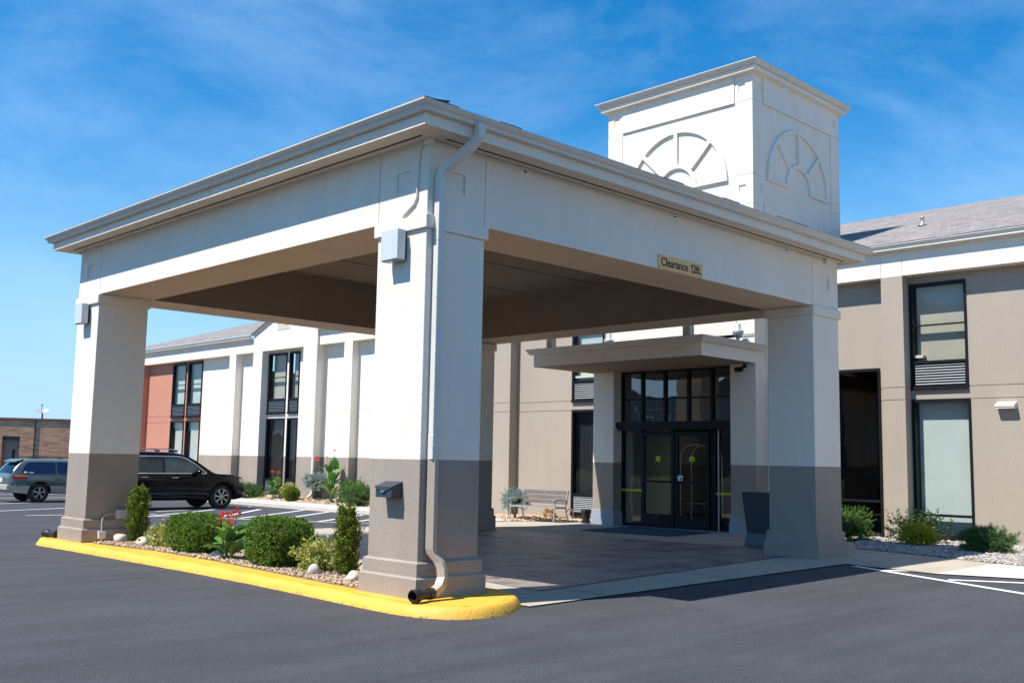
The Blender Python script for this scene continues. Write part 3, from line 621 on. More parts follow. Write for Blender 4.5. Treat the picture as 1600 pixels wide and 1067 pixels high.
def window(y0, y1, z0, z1, kind, zone):
    m = MB(); x = XR-.035; t = .055
    m.box(x, XR+.10, y0, y0+t*.6, z0, z1); m.box(x, XR+.10, y1-t, y1, z0, z1); m.box(x, XR+.10, y0+t*.6, y1-t, z1-t, z1); m.box(x-.02, XR+.10, y0, y1, z0-.02, z0+.05)
    lab = {'U': None, 'L': None, 'G': 'tall window with pale green blind', 'D': 'tall dark tinted window'}[kind]
    ac = (z0+.05, z0+.46) if kind in 'UL' else None
    if kind == 'G': ac = None; m.box(x, XR+.08, y0+t*.6, y1-t, .555, .60)
    if ac: m.box(x, XR+.08, y0+t*.6, y1-t, ac[1], ac[1]+.045)
    if kind == 'U': zm = z0+(z1-z0)*.60; m.box(x+.03, XR+.07, y0+t*.6, y1-t, zm-.012, zm+.012)
    if kind == 'D': m.box(x, XR+.08, y0+t*.6, y1-t, .76, .80)
    f = m.obj('window', BLACKM, bld)
    if lab: f['label'] = lab
    a, b = y0+t*.6, y1-t; zb = ac[1]+.045 if ac else z0+.05
    m = MB(); m.add([(XR+.03,a,zb),(XR+.03,b,zb),(XR+.03,b,z1-t),(XR+.03,a,z1-t)], [(0,3,2,1)]); m.obj('pane', DARKGL if kind == 'D' else CLEARGL, f)
    c = {'U': 't', 'L': 'w', 'G': 'g', 'D': 'k'}[kind]
    if zone == 'white': c = 't' if kind == 'U' else 'k'
    if zone == 'terra': c = 'g' if kind == 'U' else 'w'
    if zone == 'tan' and kind == 'L': c = 'k'
    if zone == 'tan' and y0 > 5 and kind == 'U': c = 'g'
    if kind != 'D':
        m = MB(); nfold = 26; zt_ = z1; vs = []
        for i in range(nfold+1):
            yy = a+(b-a)*i/nfold; dx = .010*math.sin(i*1.7)*(0 if c in 'gt' else 1); vs += [(XR+.16+dx, yy, z0), (XR+.16+dx, yy, zt_)]
        m.add(vs, [(2*i, 2*i+1, 2*i+3, 2*i+2) for i in range(nfold)]); m.obj('blind' if c in 'g' else 'curtain', CURT[c], f)
    if ac:
        m = MB(); m.box(XR+.02, XR+.03, a, b, ac[0], ac[1], 1); n = 8 if kind == 'U' else 9
        gm = GRM if zone == 'tan' else GRD
        for k in range(n):
            zz = ac[0]+.04+(ac[1]-ac[0]-.07)*k/(n-1); m.add([(XR-.02,a+.02,zz-.012),(XR-.02,b-.02,zz-.012),(XR+.01,b-.02,zz+.012),(XR+.01,a+.02,zz+.012)], [(0,1,2,3)], 0)
            m.add([(XR-.02,a+.02,zz-.012),(XR-.02,b-.02,zz-.012),(XR-.018,b-.02,zz-.017),(XR-.018,a+.02,zz-.017)], [(0,3,2,1)], 0)
        m.obj('grille', [gm, BLACKM], f)
    return f
for w_ in WIN: window(*w_)
# rooms behind the glass
ROOM = mat('room_wall', (.55,.52,.42), .9); YWALL = mat('yellow_lobby_wall', (.90,.86,.42), .85); LFLOOR = mat('lobby_floor', (.16,.14,.12), .4)
m = MB(); m.box(12.5, 18, .6, 10.6, -.02, .055, 1); m.box(12.29, 18, .6, 10.6, 3.4, 3.45, 0); m.box(17.9, 18, .6, 10.6, .05, 3.4, 0); m.box(12.5, 18, .55, .6, .05, 3.4, 2); m.box(12.5, 18, 10.6, 10.65, .05, 3.4, 0)
m.box(12.45, 17.9, 3.55, 3.6, .055, 3.4, 2)
m.obj('lobby_room', [ROOM, LFLOOR, CURT['k']], bld)

# ------------------------------------------------------------------ tower
TX, TY0, TY1, TX1 = 11.5, 3.62, 7.42, 15.12; TT = 9.39
tower = thing('entrance_tower', (13.3, 5.5, 0), 'square white stucco tower with half round sunburst relief above the entrance', 'tower')
def fan_plate(name, W, z0, z1, cz, ri, ro, place):
    """front skin of a tower side: a 3 cm plate with the fan light segments cut out of it"""
    cu = bpy.data.curves.new(name, 'CURVE'); cu.dimensions = '2D'; cu.fill_mode = 'BOTH'; cu.extrude = .026
    def spl(pts):
        s = cu.splines.new('POLY'); s.points.add(len(pts)-1); s.use_cyclic_u = True
        for p, q in zip(s.points, pts): p.co = (q[0], q[1], 0, 1)
    c = W/2; g = .045; RO = ro+.075
    spl([(c+RO*math.cos(math.pi*i/40), cz+RO*math.sin(math.pi*i/40)) for i in range(41)] + [(c-RO, cz-.06), (c-ri, cz-.06)] + [(c-ri*math.cos(math.pi*i/24), cz+ri*math.sin(math.pi*i/24)) for i in range(25)] + [(c+ri, cz-.06), (c+RO, cz-.06)])
    for k in range(4):
        a0, a1 = math.pi*k/4, math.pi*(k+1)/4; pts = []
        for rr_, rev in ((ro, 0), (ri+.09, 1)):
            da = g/rr_; A = [(a0+(da if k else 0))+(a1-(da if k < 3 else 0)-a0-(da if k else 0))*i/16 for i in range(17)]
            seg = [(c+rr_*math.cos(t), cz+rr_*math.sin(t)) for t in A]; pts += seg[::-1] if rev else seg
        spl(pts)
    o = bpy.data.objects.new(name, cu); C.objects.link(o); dg = bpy.context.evaluated_depsgraph_get(); me = bpy.data.meshes.new_from_object(o.evaluated_get(dg))
    V_ = [v.co.copy() for v in me.vertices]; F_ = [list(p.vertices) for p in me.polygons]; bpy.data.objects.remove(o); bpy.data.meshes.remove(me)
    m = MB(); m.add([place(v.x, v.y, v.z) for v in V_], F_); return m.obj(name, WHITE, tower)
# sunk core
m = MB(); m.box(TX+.020, TX1-.01, TY0+.020, TY1-.01, 3.4, TT); m.box(TX+.020, TX+.3, TY0+.020, TY0+.35, 0, 3.4); m.box(TX+.33, 12.02, TY0+.020, TY0+.35, 0, 3.4)
m.box(TX+.020, TX+.5, TY1-.35, TY1-.01, 0, 3.4); m.obj('core_wall', WHITE, tower)
WY, WX = TY1-TY0, TX1-TX
fan_plate('fan_relief', WY-.84, 6.72, 8.815, 7.27, .44, 1.22, lambda u, v, d: (TX-.007-d, TY0+.42+u, v))
fan_plate('fan_relief', WX-.80, 6.65, 8.80, 7.27, .44, 1.19, lambda u, v, d: (TX+.40+u, TY0-.007-d, v))
def edge_strips(P, W, e):
    m = MB()
    us = [0, e-.012, e, W-e, W-e+.012, W, .17, .33, W-.33, W-.17]; vs = [3.4, 6.64, 6.652, 6.72, 6.9, 7.06, 7.262, 7.274, 8.815, 8.827, 9.03, 9.19, TT]
    def dep(u, v):
        d = min(u, W-u)
        if d > e and 6.72 < v < 8.815: return None
        if e-.012 < d < e: return .014
        if d < e and (6.64 < v < 6.652 or 7.262 < v < 7.274 or 8.815 < v < 8.827): return .014
        if .17 < d < .33 and (6.9 < v < 7.06 or 9.03 < v < 9.19): return .022
        if d > e and v > 8.815: return -.018
        if d > e and v < 6.72: return -.012
        return 0
    relief(m, P, us, vs, dep, lambda u, v: 0, back=.03); return m.obj('face_panel', WHITE, tower)
edge_strips(lambda u, v, d: (TX+d, TY0+u, v), WY, .42); edge_strips(lambda u, v, d: (TX+u, TY0+d, v), WX, .40)
edge_strips(lambda u, v, d: (TX1-d, TY0+u, v), WY, .42); edge_strips(lambda u, v, d: (TX+u, TY1-d, v), WX, .40)
m = MB(); m.box(TX, 12.0, TY0, TY0+.018, 0, 3.4); m.obj('lower_side_wall', WHITE, tower)
m = MB(); o1 = .13
m.box(TX-o1, TX1+o1, TY0-o1, TY1+o1, TT, TT+.10); m.box(TX-.04, TX1+.04, TY0-.04, TY1+.04, TT-.02, TT); m.obj('cornice', WHITE, tower, bevel=.006)
m = MB(); gutter(m, TX-o1, TX1+o1, TY0-o1, TY1+o1, TT+.10, [(0,0),(.05,.0),(.055,.015),(.05,.03),(.075,.055),(.09,.075),(.10,.08),(.10,.095),(.08,.095),(0,.09)]); m.obj('crown_gutter', GUTTER, tower)
m = MB(); m.add([(TX-.2,TY0-.2,TT+.19),(TX1+.2,TY0-.2,TT+.19),(TX1+.2,TY1+.2,TT+.19),(TX-.2,TY1+.2,TT+.19),(13.3,5.52,TT+.55)], [(0,1,4),(1,2,4),(2,3,4),(3,0,4),(3,2,1,0)]); m.obj('roof', SHG, tower)
# metal roof edge and antenna cable on the porch side
m = MB(); m.tube([(TX-.02,5.07,6.0),(TX-.02,5.07,3.95),(TX-.05,4.98,3.88),(TX-.05,4.55,3.86)], .012, 6); m.obj('cable', DARKM, tower)

# ------------------------------------------------------------------ porch
porch = thing('entrance_porch', (11, 5.5, 0), 'low flat porch roof on two columns in front of the lobby doors', 'porch')
PX, PY0, PY1, PZ = 9.4, 3.43, 7.67, 3.375
SAND = mat('sand_stucco', (.46, .41, .34), .9, bump=.5, bscale=70, var=.05)
m = MB(); m.box(PX, TX-.002, PY0, PY1, PZ, PZ+.25); m.obj('fascia', WHITE, porch)
m = MB(); m.add([(PX+.01,PY0+.01,PZ-.003),(TX,PY0+.01,PZ-.003),(TX,PY1-.01,PZ-.003),(PX+.01,PY1-.01,PZ-.003)], [(0,1,2,3)]); m.obj('soffit', UNDER, porch)
m = MB(); pr_ = [(.0,0),(.07,0),(.085,.03),(.11,.075),(.13,.10),(.13,.115),(0,.115)]; vs = []
for o, dz in pr_: vs += [(TX, PY0-o, PZ+.25+dz), (PX-o, PY0-o, PZ+.25+dz), (PX-o, PY1+o, PZ+.25+dz), (TX, PY1+o, PZ+.25+dz)]
m.add(vs, [(i*4+j, i*4+j+1, (i+1)*4+j+1, (i+1)*4+j) for i in range(len(pr_)-1) for j in range(3)]); m.obj('gutter', GUTTER, porch)
m = MB(); z = PZ+.37; m.add([(PX-.06,PY0-.06,z),(TX,PY0-.06,z),(TX,PY1+.06,z),(PX-.06,PY1+.06,z),(TX,PY0+1.2,z+.22),(TX,PY1-1.2,z+.22)], [(0,1,4),(0,4,5,3),(3,5,2)]); m.obj('roof', mat('black_roofing', (.03,.03,.032), .9), porch)
m = MB(); m.box(TX-.012, TX, PY0+.2, PY1-.2, z+.2, z+.26); m.obj('flashing', GRM, porch)
for y0, y1 in ((3.42, 4.0), (6.97, 7.55)):
    m = MB(); m.box(11.2, 11.62 if y0 > 5 else 11.62, y0, y1, 1.4, PZ-.003, 0); m.box(11.2, 11.62, y0, y1, .38, 1.4, 1); c = m.obj('column', [WHITE, TAUPE], porch, bevel=.006)
    m = MB(); m.box(11.17, 11.60, y0-.03, y1+.03, .0, .28); m.box(11.182, 11.61, y0-.018, y1+.018, .28, .385); m.obj('plinth', GREYBASE, c, bevel=.006)
# entrance doors
doors = thing('lobby_doors', (11.5, 5.5, 0), 'black framed automatic glass doors with transom windows above', 'door')
X = TX
m = MB()
for y in (4.0, 4.62, 5.20, 5.80, 6.40, 6.97): m.box(X-.04, X+.06, y-.028, y+.028, 2.25, 3.372)
m.box(X-.035, X+.05, 4.03, 6.94, 2.755, 2.79); m.box(X-.04, X+.06, 3.97, 6.97, 3.33, 3.372); m.obj('transom_frame', BLACKM, doors)
ys_ = [4.028, 4.592, 4.648, 5.172, 5.228, 5.772, 5.828, 6.372, 6.428, 6.942]
for k in range(0, 10, 2):
    for a, b in ((2.27, 2.755), (2.79, 3.33)):
        m = MB(); m.add([(X+.01,ys_[k],a),(X+.01,ys_[k+1],a),(X+.01,ys_[k+1],b),(X+.01,ys_[k],b)], [(0,3,2,1)]); m.obj('transom_pane', glass('reflective_glass', (.30,.32,.34), 2.4), doors)
m = MB(); m.box(X-.22, X-.04, 3.92, 7.12, 2.105, 2.275); hd = m.obj('operator_header', mat('black_anodised', (.006,.008,.014), .5, spec=.2), doors, bevel=.006)
m = MB(); m.box(X-.23, X-.22, 6.93, 7.0, 2.115, 2.145); m.obj('sensor', mat('white_plastic', (.8,.8,.8), .4), hd)
DOORM = mat('navy_black_frame', (.007,.009,.016), .5, spec=.2)
def leaf(y0, y1, zb, x):
    m = MB(); s = .075; m.box(x-.025, x+.025, y0, y0+s, zb, 2.07); m.box(x-.025, x+.025, y1-s, y1, zb, 2.07); m.box(x-.025, x+.025, y0+s, y1-s, 1.98, 2.07); m.box(x-.025, x+.025, y0+s, y1-s, zb, zb+.28); m.box(x-.025, x+.025, y0+s, y1-s, 1.0, 1.05)
    o = m.obj('door_leaf', DOORM, doors, bevel=.003)
    for a, b in ((zb+.28, 1.0), (1.05, 1.98)):
        m = MB(); m.add([(x,y0+s,a),(x,y1-s,a),(x,y1-s,b),(x,y0+s,b)], [(0,3,2,1)]); m.obj('pane', CLEARGL, o)
    yc = (y0+y1)/2
    m = MB(); m.lathe([(0, -.008), (.065, -.008), (.065, 0)], (x-.003, yc, 1.50), 20, axis='x'); m.obj('yellow_sticker', mat('lime_sticker', (.62,.65,.03), .6), o)
    m = MB(); m.add([(x-.012,yc-.035,1.494),(x-.012,yc+.035,1.494),(x-.012,yc+.035,1.506),(x-.012,yc-.035,1.506)], [(0,3,2,1)]); m.obj('sticker_print', mat('sticker_ink', (.10,.14,.02), .7), o)
    m = MB(); m.box(x-.035, x-.025, yc-.012, yc+.012, zb+.23, zb+.245); m.obj('floor_bolt', mat('white_plastic', (.8,.8,.8), .4), o)
    return o
l1 = leaf(5.52, 6.37, .07, X-.05); l2 = leaf(4.66, 5.50, .07, X-.05)
m = MB(); m.box(X-.085, X-.077, 5.30, 5.42, 1.06, 1.16); m.obj('notice', mat('white_plastic', (.8,.8,.8), .4), l2)
m = MB(); m.box(X-.0865, X-.085, 5.31, 5.36, 1.075, 1.12); m.obj('notice_print', mat('blue_ink', (.05,.12,.35), .6), l2)
m = MB(); m.box(X-.02, X+.05, 6.90, 6.97, .06, 2.1); m.box(X-.02, X+.05, 6.38, 6.43, .06, 2.1); m.box(X-.02, X+.05, 4.0, 4.05, .06, 2.1); m.box(X-.04, X+.05, 4.52, 4.66, .06, 2.1); m.box(X-.02, X+.05, 6.43, 6.90, .06, .12); m.box(X-.02, X+.05, 4.05, 4.52, .06, .12)
m.box(X-.045, X-.03, 4.44, 4.47, .06, 2.1, 1); m.obj('sidelight_frame', [DOORM, GRM], doors)
for a, b in ((6.43, 6.90), (4.05, 4.52)):
    m = MB(); m.add([(X,a,.12),(X,b,.12),(X,b,2.1),(X,a,2.1)], [(0,3,2,1)]); p = m.obj('sidelight_pane', CLEARGL, doors)
    m = MB(); m.box(X-.034, X-.03, a-.06, b+.04, .80, .845); m.obj('yellow_tape', mat('lime_tape', (.62,.62,.02), .6), p)
    m = MB()
    for q in range(7): m.box(X-.036, X-.0345, a+.03+q*.055, a+.055+q*.055, .815, .83)
    m.obj('tape_print', mat('sticker_ink', (.10,.14,.02), .7), p)
# lobby wall seen through the glass
m = MB(); m.box(13.9, 14.0, 7.45, 9.1, .055, 3.0); m.obj('lobby_wall', YWALL, bld)
m = MB(); m.box(13.2, 13.5, 6.95, 7.15, .055, .24); tag(m.obj('carton', mat('cardboard', (.45,.30,.14), .8), loc=(13.35,7.05,.055)), 'small cardboard carton on the lobby floor behind the left glass', 'box')
# ------------------------------------------------------------------ fittings on the canopy
BOXM = mat('pale_blue_grey_enamel', (.55, .60, .62), .45)
def wall_light(y0, y1, label, z0=3.288, z1=3.58):
    t = thing('wall_light', (0, (y0+y1)/2, (z0+z1)/2), label, 'light', 'box lights on the front columns')
    m = MB(); m.box(-.135, -.038, y0, y1, z0, z1); m.obj('housing', BOXM, t, bevel=.005)
    m = MB(); m.box(-.038, .001, y0+.03, y1-.03, z0+.02, z1-.04); m.obj('mounting_plate', BLACKM, t)
    m = MB(); m.box(-.125, -.05, y0+.02, y1-.02, z0-.012, z0+.002); m.obj('lens', mat('grey_lens', (.25,.25,.26), .3), t)
wall_light(.262, .520, 'pale grey box light under the capital of the nearest column')
wall_light(7.63, 7.875, 'pale grey box light under the capital of the far left column')
mbx = thing('letter_box', (-.0, .37, 1.1), 'black metal letter box on the nearest taupe column base', 'mailbox')
LB = mat('black_letterbox_enamel', (.035,.045,.06), .45)
m = MB(); m.prism([(-.0, 1.045), (-.125, 1.045), (-.125, 1.14), (-.0, 1.185)], .247, .49, axis='y'); m.obj('body', LB, mbx, bevel=.004)
m = MB(); m.add([(-.132,.242,1.145),(-.132,.495,1.145),(0,.495,1.192),(0,.242,1.192),(-.132,.242,1.137),(-.132,.495,1.137),(0,.495,1.186),(0,.242,1.186),(-.134,.368,1.085),(-.128,.368,1.085)], [(0,1,2,3),(4,7,6,5),(0,4,5,1),(1,5,6,2),(3,2,6,7),(0,3,7,4),(0,8,1),(4,5,9),(0,4,9,8),(1,8,9,5)]); m.obj('lid', LB, mbx)
m = MB(); m.box(-.142, -.128, .345, .39, 1.092, 1.108); m.obj('latch', mat('steel_latch', (.35,.38,.42), .4, metal=.6), mbx)
# clearance sign
sg = thing('clearance_sign', (4.01, -.012, 3.79), 'tan clearance sign with black lettering on the canopy beam', 'sign')
m = MB(); m.box(3.565, 4.46, -.014, -.001, 3.706, 3.873); m.obj('board', mat('tan_sign_board', (.88,.52,.21), .7, var=.06, vscale=6), sg)
def text_mesh(name, s, size, matl, place, parent, ext=.0015, bold=0.0, outline=None, sx=1.0):
    cu = bpy.data.curves.new(name, 'FONT'); cu.body = s; cu.size = size; cu.extrude = ext; cu.offset = bold; cu.align_x = 'CENTER'; cu.align_y = 'CENTER'; cu.resolution_u = 3
    o = bpy.data.objects.new(name, cu); C.objects.link(o); dg = bpy.context.evaluated_depsgraph_get(); me = bpy.data.meshes.new_from_object(o.evaluated_get(dg))
    V_ = [v.co.copy() for v in me.vertices]; F_ = [list(p.vertices) for p in me.polygons]; bpy.data.objects.remove(o); bpy.data.meshes.remove(me)
    par = list(range(len(V_)))
    def fd(i):
        while par[i] != i: par[i] = par[par[i]]; i = par[i]
        return i
    # join vertices at the same place, then one object for each letter
    seen = {}
    for i, v in enumerate(V_):
        k = (round(v.x, 5), round(v.y, 5)); par[fd(i)] = fd(seen.setdefault(k, i))
    for f in F_:
        for i in f[1:]: par[fd(i)] = fd(f[0])
    grp = {}
    for f in F_: grp.setdefault(fd(f[0]), []).append(f)
    for fs in grp.values():
        ids = sorted({i for f in fs for i in f}); mp_ = {i: k for k, i in enumerate(ids)}
        m = MB(); m.add([place(V_[i].x*sx, V_[i].y, V_[i].z) for i in ids], [[mp_[i] for i in f] for f in fs]); m.obj(name, matl, parent)
INK = mat('black_lettering', (.012,.012,.012), .6)
text_mesh('letter', 'Clearance', .146, INK, lambda u, v, d: (3.885+u, -.0155-d, 3.788+v), sg, bold=.0022, sx=.93)
text_mesh('letter', '2ft.', .146, INK, lambda u, v, d: (4.350+u, -.0155-d, 3.788+v), sg, bold=.0022, sx=.93)
m = MB(); m.prism([(4.236,3.735),(4.252,3.735),(4.252,3.842),(4.238,3.842),(4.214,3.822),(4.220,3.810),(4.236,3.822)], -.0170, -.0142, axis='y'); m.obj('letter', INK, sg)
for x in (3.585, 4.44):
    for z in (3.725, 3.855): m = MB(); m.lathe([(0,-.018),(.006,-.018),(.006,-.014)], (x, 0, z), 8, axis='y'); m.obj('screw', DARKM, sg)
# outdoor sockets on the left column
BXW = mat('white_socket_box', (.62,.60,.56), .5)
t = thing('outdoor_socket', (.36, 7.33, .5), 'grey outdoor socket box with bent conduit on the left column plinth', 'socket')
m = MB(); m.box(.43, .59, 7.30, 7.362, .47, .60); m.obj('box', BXW, t, bevel=.004)
m = MB(); m.tube([(.44,7.325,.545),(.34,7.325,.545),(.27,7.315,.53),(.225,7.305,.48),(.215,7.295,.40),(.215,7.285,.30)], .012, 8); m.obj('conduit', mat('grey_conduit', (.45,.50,.48), .4, metal=.3), t)
m = MB(); m.box(.165, .265, 7.25, 7.305, .20, .305); m.obj('lower_box', BXW, t, bevel=.004)
m = MB(); m.tube([(.215,7.28,.20),(.215,7.28,.15)], .014, 8); m.obj('stub', BXW, t)
# twin flood lamps on the tower, camera on the porch column
LAMPM = mat('grey_cast_aluminium', (.52,.53,.56), .4, metal=.35)
def flood(y, z, label):
    t = thing('flood_lamp', (11.45, y, z), label, 'lamp', 'flood lamps on the tower wall')
    x = 11.28
    m = MB(); m.lathe([(0,.155),(.055,.15),(.06,.14),(.06,.02),(.075,.01)], (x, y, z), 16); m.obj('cap', LAMPM, t)
    m = MB(); m.lathe([(.0,.03),(.10,.025),(.115,.015),(.115,-.01),(.105,-.05),(.075,-.10),(.05,-.125),(0,-.13)], (x, y, z), 18); m.obj('lamp_head', LAMPM, t)
    m = MB(); m.tube([(x, y, z-.12), (x, y, z-.17), (x+.06, y-.01, z-.2), (11.5, y-.02, z-.2)], .03, 10); m.lathe([(.075,0),(.075,-.03),(0,-.03)], (11.5, y-.02, z-.2), 14, axis='x'); m.obj('bracket', LAMPM, t)
flood(3.86, 4.03, 'grey flood lamp on the tower wall near its right corner'); flood(7.18, 4.08, 'grey flood lamp on the tower wall near its left corner')
t = thing('security_camera', (11.1, 3.70, 3.26), 'black security camera hanging on the right porch column', 'camera')
m = MB(); m.tube([(11.06,3.80,3.25),(11.06,3.78,3.25),(11.06,3.66,3.25),(11.06,3.62,3.25)], [.03,.05,.05,.03], 8); m.obj('housing', BLACKM, t)
m = MB(); m.bar((11.08,3.72,3.28),(11.2,3.66,3.34), .02, .02); m.box(11.18,11.2,3.62,3.70,3.29,3.365); m.obj('bracket', BLACKM, t)
# door mat, bench, bin
def mat_h(x, y): return float(h(x, y))
m = MB(); q = [(9.35,4.05),(10.95,4.25),(11.15,6.45),(9.25,6.2)]; gsheet(m, q, .026, 8, 8); gsheet(m, q, .014, 8, 8)
dm = tag(m.obj('door_mat', mat('navy_door_mat', (.010,.075,.14), .95, bump=.7, bscale=220, fine=.2), loc=(10.2,5.2,.07)), 'large dark blue mat on the floor in front of the lobby doors', 'mat')
bt = thing('litter_bin', (8.55, 1.72, .095), 'dark blue tapered litter bin beside the right canopy column', 'bin')
BINM = mat('dark_blue_bin', (.025,.045,.065), .35, var=.3, vscale=3, coat=.3)
def taper(m, cx, cy, rows, mi=0):
    vs = []
    for z, w, d in rows: vs += [(cx-d/2,cy-w/2,z),(cx+d/2,cy-w/2,z),(cx+d/2,cy+w/2,z),(cx-d/2,cy+w/2,z)]
    n = len(rows); m.add(vs, [(i*4+j, i*4+(j+1)%4, (i+1)*4+(j+1)%4, (i+1)*4+j) for i in range(n-1) for j in range(4)]+[(3,2,1,0), tuple((n-1)*4+k for k in range(4))], mi)
bx, by, bz = 8.55, 1.62, .10
m = MB(); taper(m, bx, by, [(bz+.235,.43,.43),(bz+.85,.54,.54)]); m.obj('body', BINM, bt, bevel=.012)
m = MB(); taper(m, bx, by, [(bz+.03,.50,.50),(bz+.235,.43,.43)]); taper(m, bx, by, [(bz,.46,.46),(bz+.03,.46,.46)]); m.obj('base', mat('blue_grey_bin_base', (.06,.10,.14), .4), bt, bevel=.008)
m = MB(); taper(m, bx, by, [(bz+.85,.55,.55),(bz+.875,.52,.52),(bz+.878,.48,.48)]); m.obj('rim', BINM, bt, bevel=.006)
m = MB(); m.tube([(bx+.05,by-.16,bz+.875),(bx+.05,by-.16,bz+.89)], .09, 14); m.ell((bx+.05,by-.12,bz+.915), (.04,.04,.035)); m.obj('ash_tray', mat('steel_tray', (.5,.5,.52), .35, metal=.8), bt)
bn = thing('bench', (10.95, 9.0, .03), 'weathered timber slat bench with pale metal arms in front of the tan wall', 'bench')
WD = mat('weathered_timber', (.15,.125,.115), .8, var=.25, vscale=5, streak=6, bump=.3, bscale=40); BF = mat('pale_bench_metal', (.40,.41,.42), .4, metal=.3)
bx0, y0_, y1_, gz_ = 10.72, 8.22, 9.66, .035
for zc, xo in ((.465, .40), (.565, .42), (.668, .44)):
    m = MB(); m.add([(bx0+xo-.011,y0_,gz_+zc-.045),(bx0+xo-.011,y1_,gz_+zc-.045),(bx0+xo+.011,y1_,gz_+zc+.045),(bx0+xo+.011,y0_,gz_+zc+.045)], [(0,1,2,3)])
    m = MB(); m.bar((bx0+xo,y0_,gz_+zc), (bx0+xo,y1_,gz_+zc), .022, .086, up=(.18,0,1)); m.obj('back_slat', WD, bn, bevel=.003)
for k in range(4): m = MB(); m.box(bx0+.02+.095*k, bx0+.10+.095*k, y0_+.01, y1_-.01, gz_+.335, gz_+.36); m.obj('seat_slat', WD, bn, bevel=.003)
m = MB(); m.bar((bx0+.455,y0_-.01,gz_+.722),(bx0+.455,y1_+.01,gz_+.722), .03, .015); m.bar((bx0+.01,y0_,gz_+.348),(bx0+.01,y1_,gz_+.348), .02, .035); m.obj('edge_rail', BF, bn)
for y in (y0_+.03, y1_-.03):
    m = MB(); m.tube([(bx0-.02,y,gz_), (bx0+.0,y,gz_+.25), (bx0+.03,y,gz_+.50)], .017, 8); m.tube([(bx0+.50,y,gz_), (bx0+.41,y,gz_+.18), (bx0+.37,y,gz_+.33), (bx0+.40,y,gz_+.5), (bx0+.45,y,gz_+.72)], .016, 8); m.tube([(bx0,y,gz_+.345),(bx0+.38,y,gz_+.335)], .014, 8); m.obj('side_frame', BF, bn)
    m = MB(); m.tube([(bx0-.03,y,gz_+.505),(bx0+.05,y,gz_+.52),(bx0+.2,y,gz_+.525),(bx0+.40,y,gz_+.50)], [.018,.024,.022,.014], 8); m.obj('armrest', BF, bn)
t = thing('plant_pot', (11.9, 8.05, .045), 'small black pot on the ground between bench and left porch column', 'pot')
m = MB(); m.lathe([(0,0),(.10,0),(.11,.02),(.085,.10),(.12,.28),(.13,.30),(.11,.30),(.10,.27),(0,.27)], (11.25,7.78,.05), 18); m.obj('pot', mat('black_ceramic', (.012,.015,.022), .3), t)
m = MB(); m.tube([(12.15,8.95,.04),(12.15,8.96,.22),(12.14,9.0,.29),(12.12,9.06,.31),(12.10,9.10,.27),(12.10,9.11,.23)], .016, 8); tag(m.obj('hose_standpipe', mat('rusty_pipe', (.20,.13,.09), .8), loc=(12.15,8.95,.04)), 'short bent rusty pipe in the gravel behind the bench', 'pipe')

# ------------------------------------------------------------------ rocks
ROCK = mat('pale_boulder', (.60,.54,.47), .9, col2=(.45,.38,.31), vscale=7, var=.12, bump=.6, bscale=22)
ROCKP = mat('pinkish_boulder', (.55,.46,.42), .9, col2=(.62,.55,.50), vscale=6, var=.1, bump=.5, bscale=22)
def rock(x, y, z, a, b, c, rz, label, seed, ml=ROCK):
    rr = random.Random(seed); m = MB(); m.ell((0,0,0), (1,1,1), 20, 12); ph = [(Vector((rr.uniform(-1,1),rr.uniform(-1,1),rr.uniform(-1,1))).normalized(), rr.uniform(1.2,2.6), rr.uniform(0,6)) for _ in range(7)]
    out_ = []
    for p in m.v:
        v = Vector(p); k = 1+sum(.045*math.sin(f*v.dot(d)*2+o) for d, f, o in ph); v = Vector((v.x*a*k, v.y*b*k, max(v.z*c*k, -c*.5)))
        out_.append((x+v.x*math.cos(rz)-v.y*math.sin(rz), y+v.x*math.sin(rz)+v.y*math.cos(rz), z+v.z))
    m.v = out_; return tag(m.obj('boulder', ml, loc=(x, y, z), smooth=True), label, 'rock')
rock(.38, 7.02, .20, .10, .14, .085, -.5, 'pale boulder at the foot of the left column', 1)
rock(.42, 6.40, .195, .10, .14, .075, -.4, 'flat pale boulder just right of the left columnar shrub', 2)
rock(.29, 4.12, .195, .075, .105, .06, -.6, 'pale boulder under the red flowered canna in the island', 3)
rock(.31, 2.08, .20, .072, .09, .07, -.7, 'pinkish boulder in front of the yellow green variegated shrub', 4, ROCKP)
rock(.33, 1.40, .19, .08, .13, .065, -.9, 'tan boulder touching the plinth of the nearest column', 5)
rock(.62, 1.50, .19, .07, .10, .06, -.8, 'low tan boulder behind the one by the nearest plinth', 6)

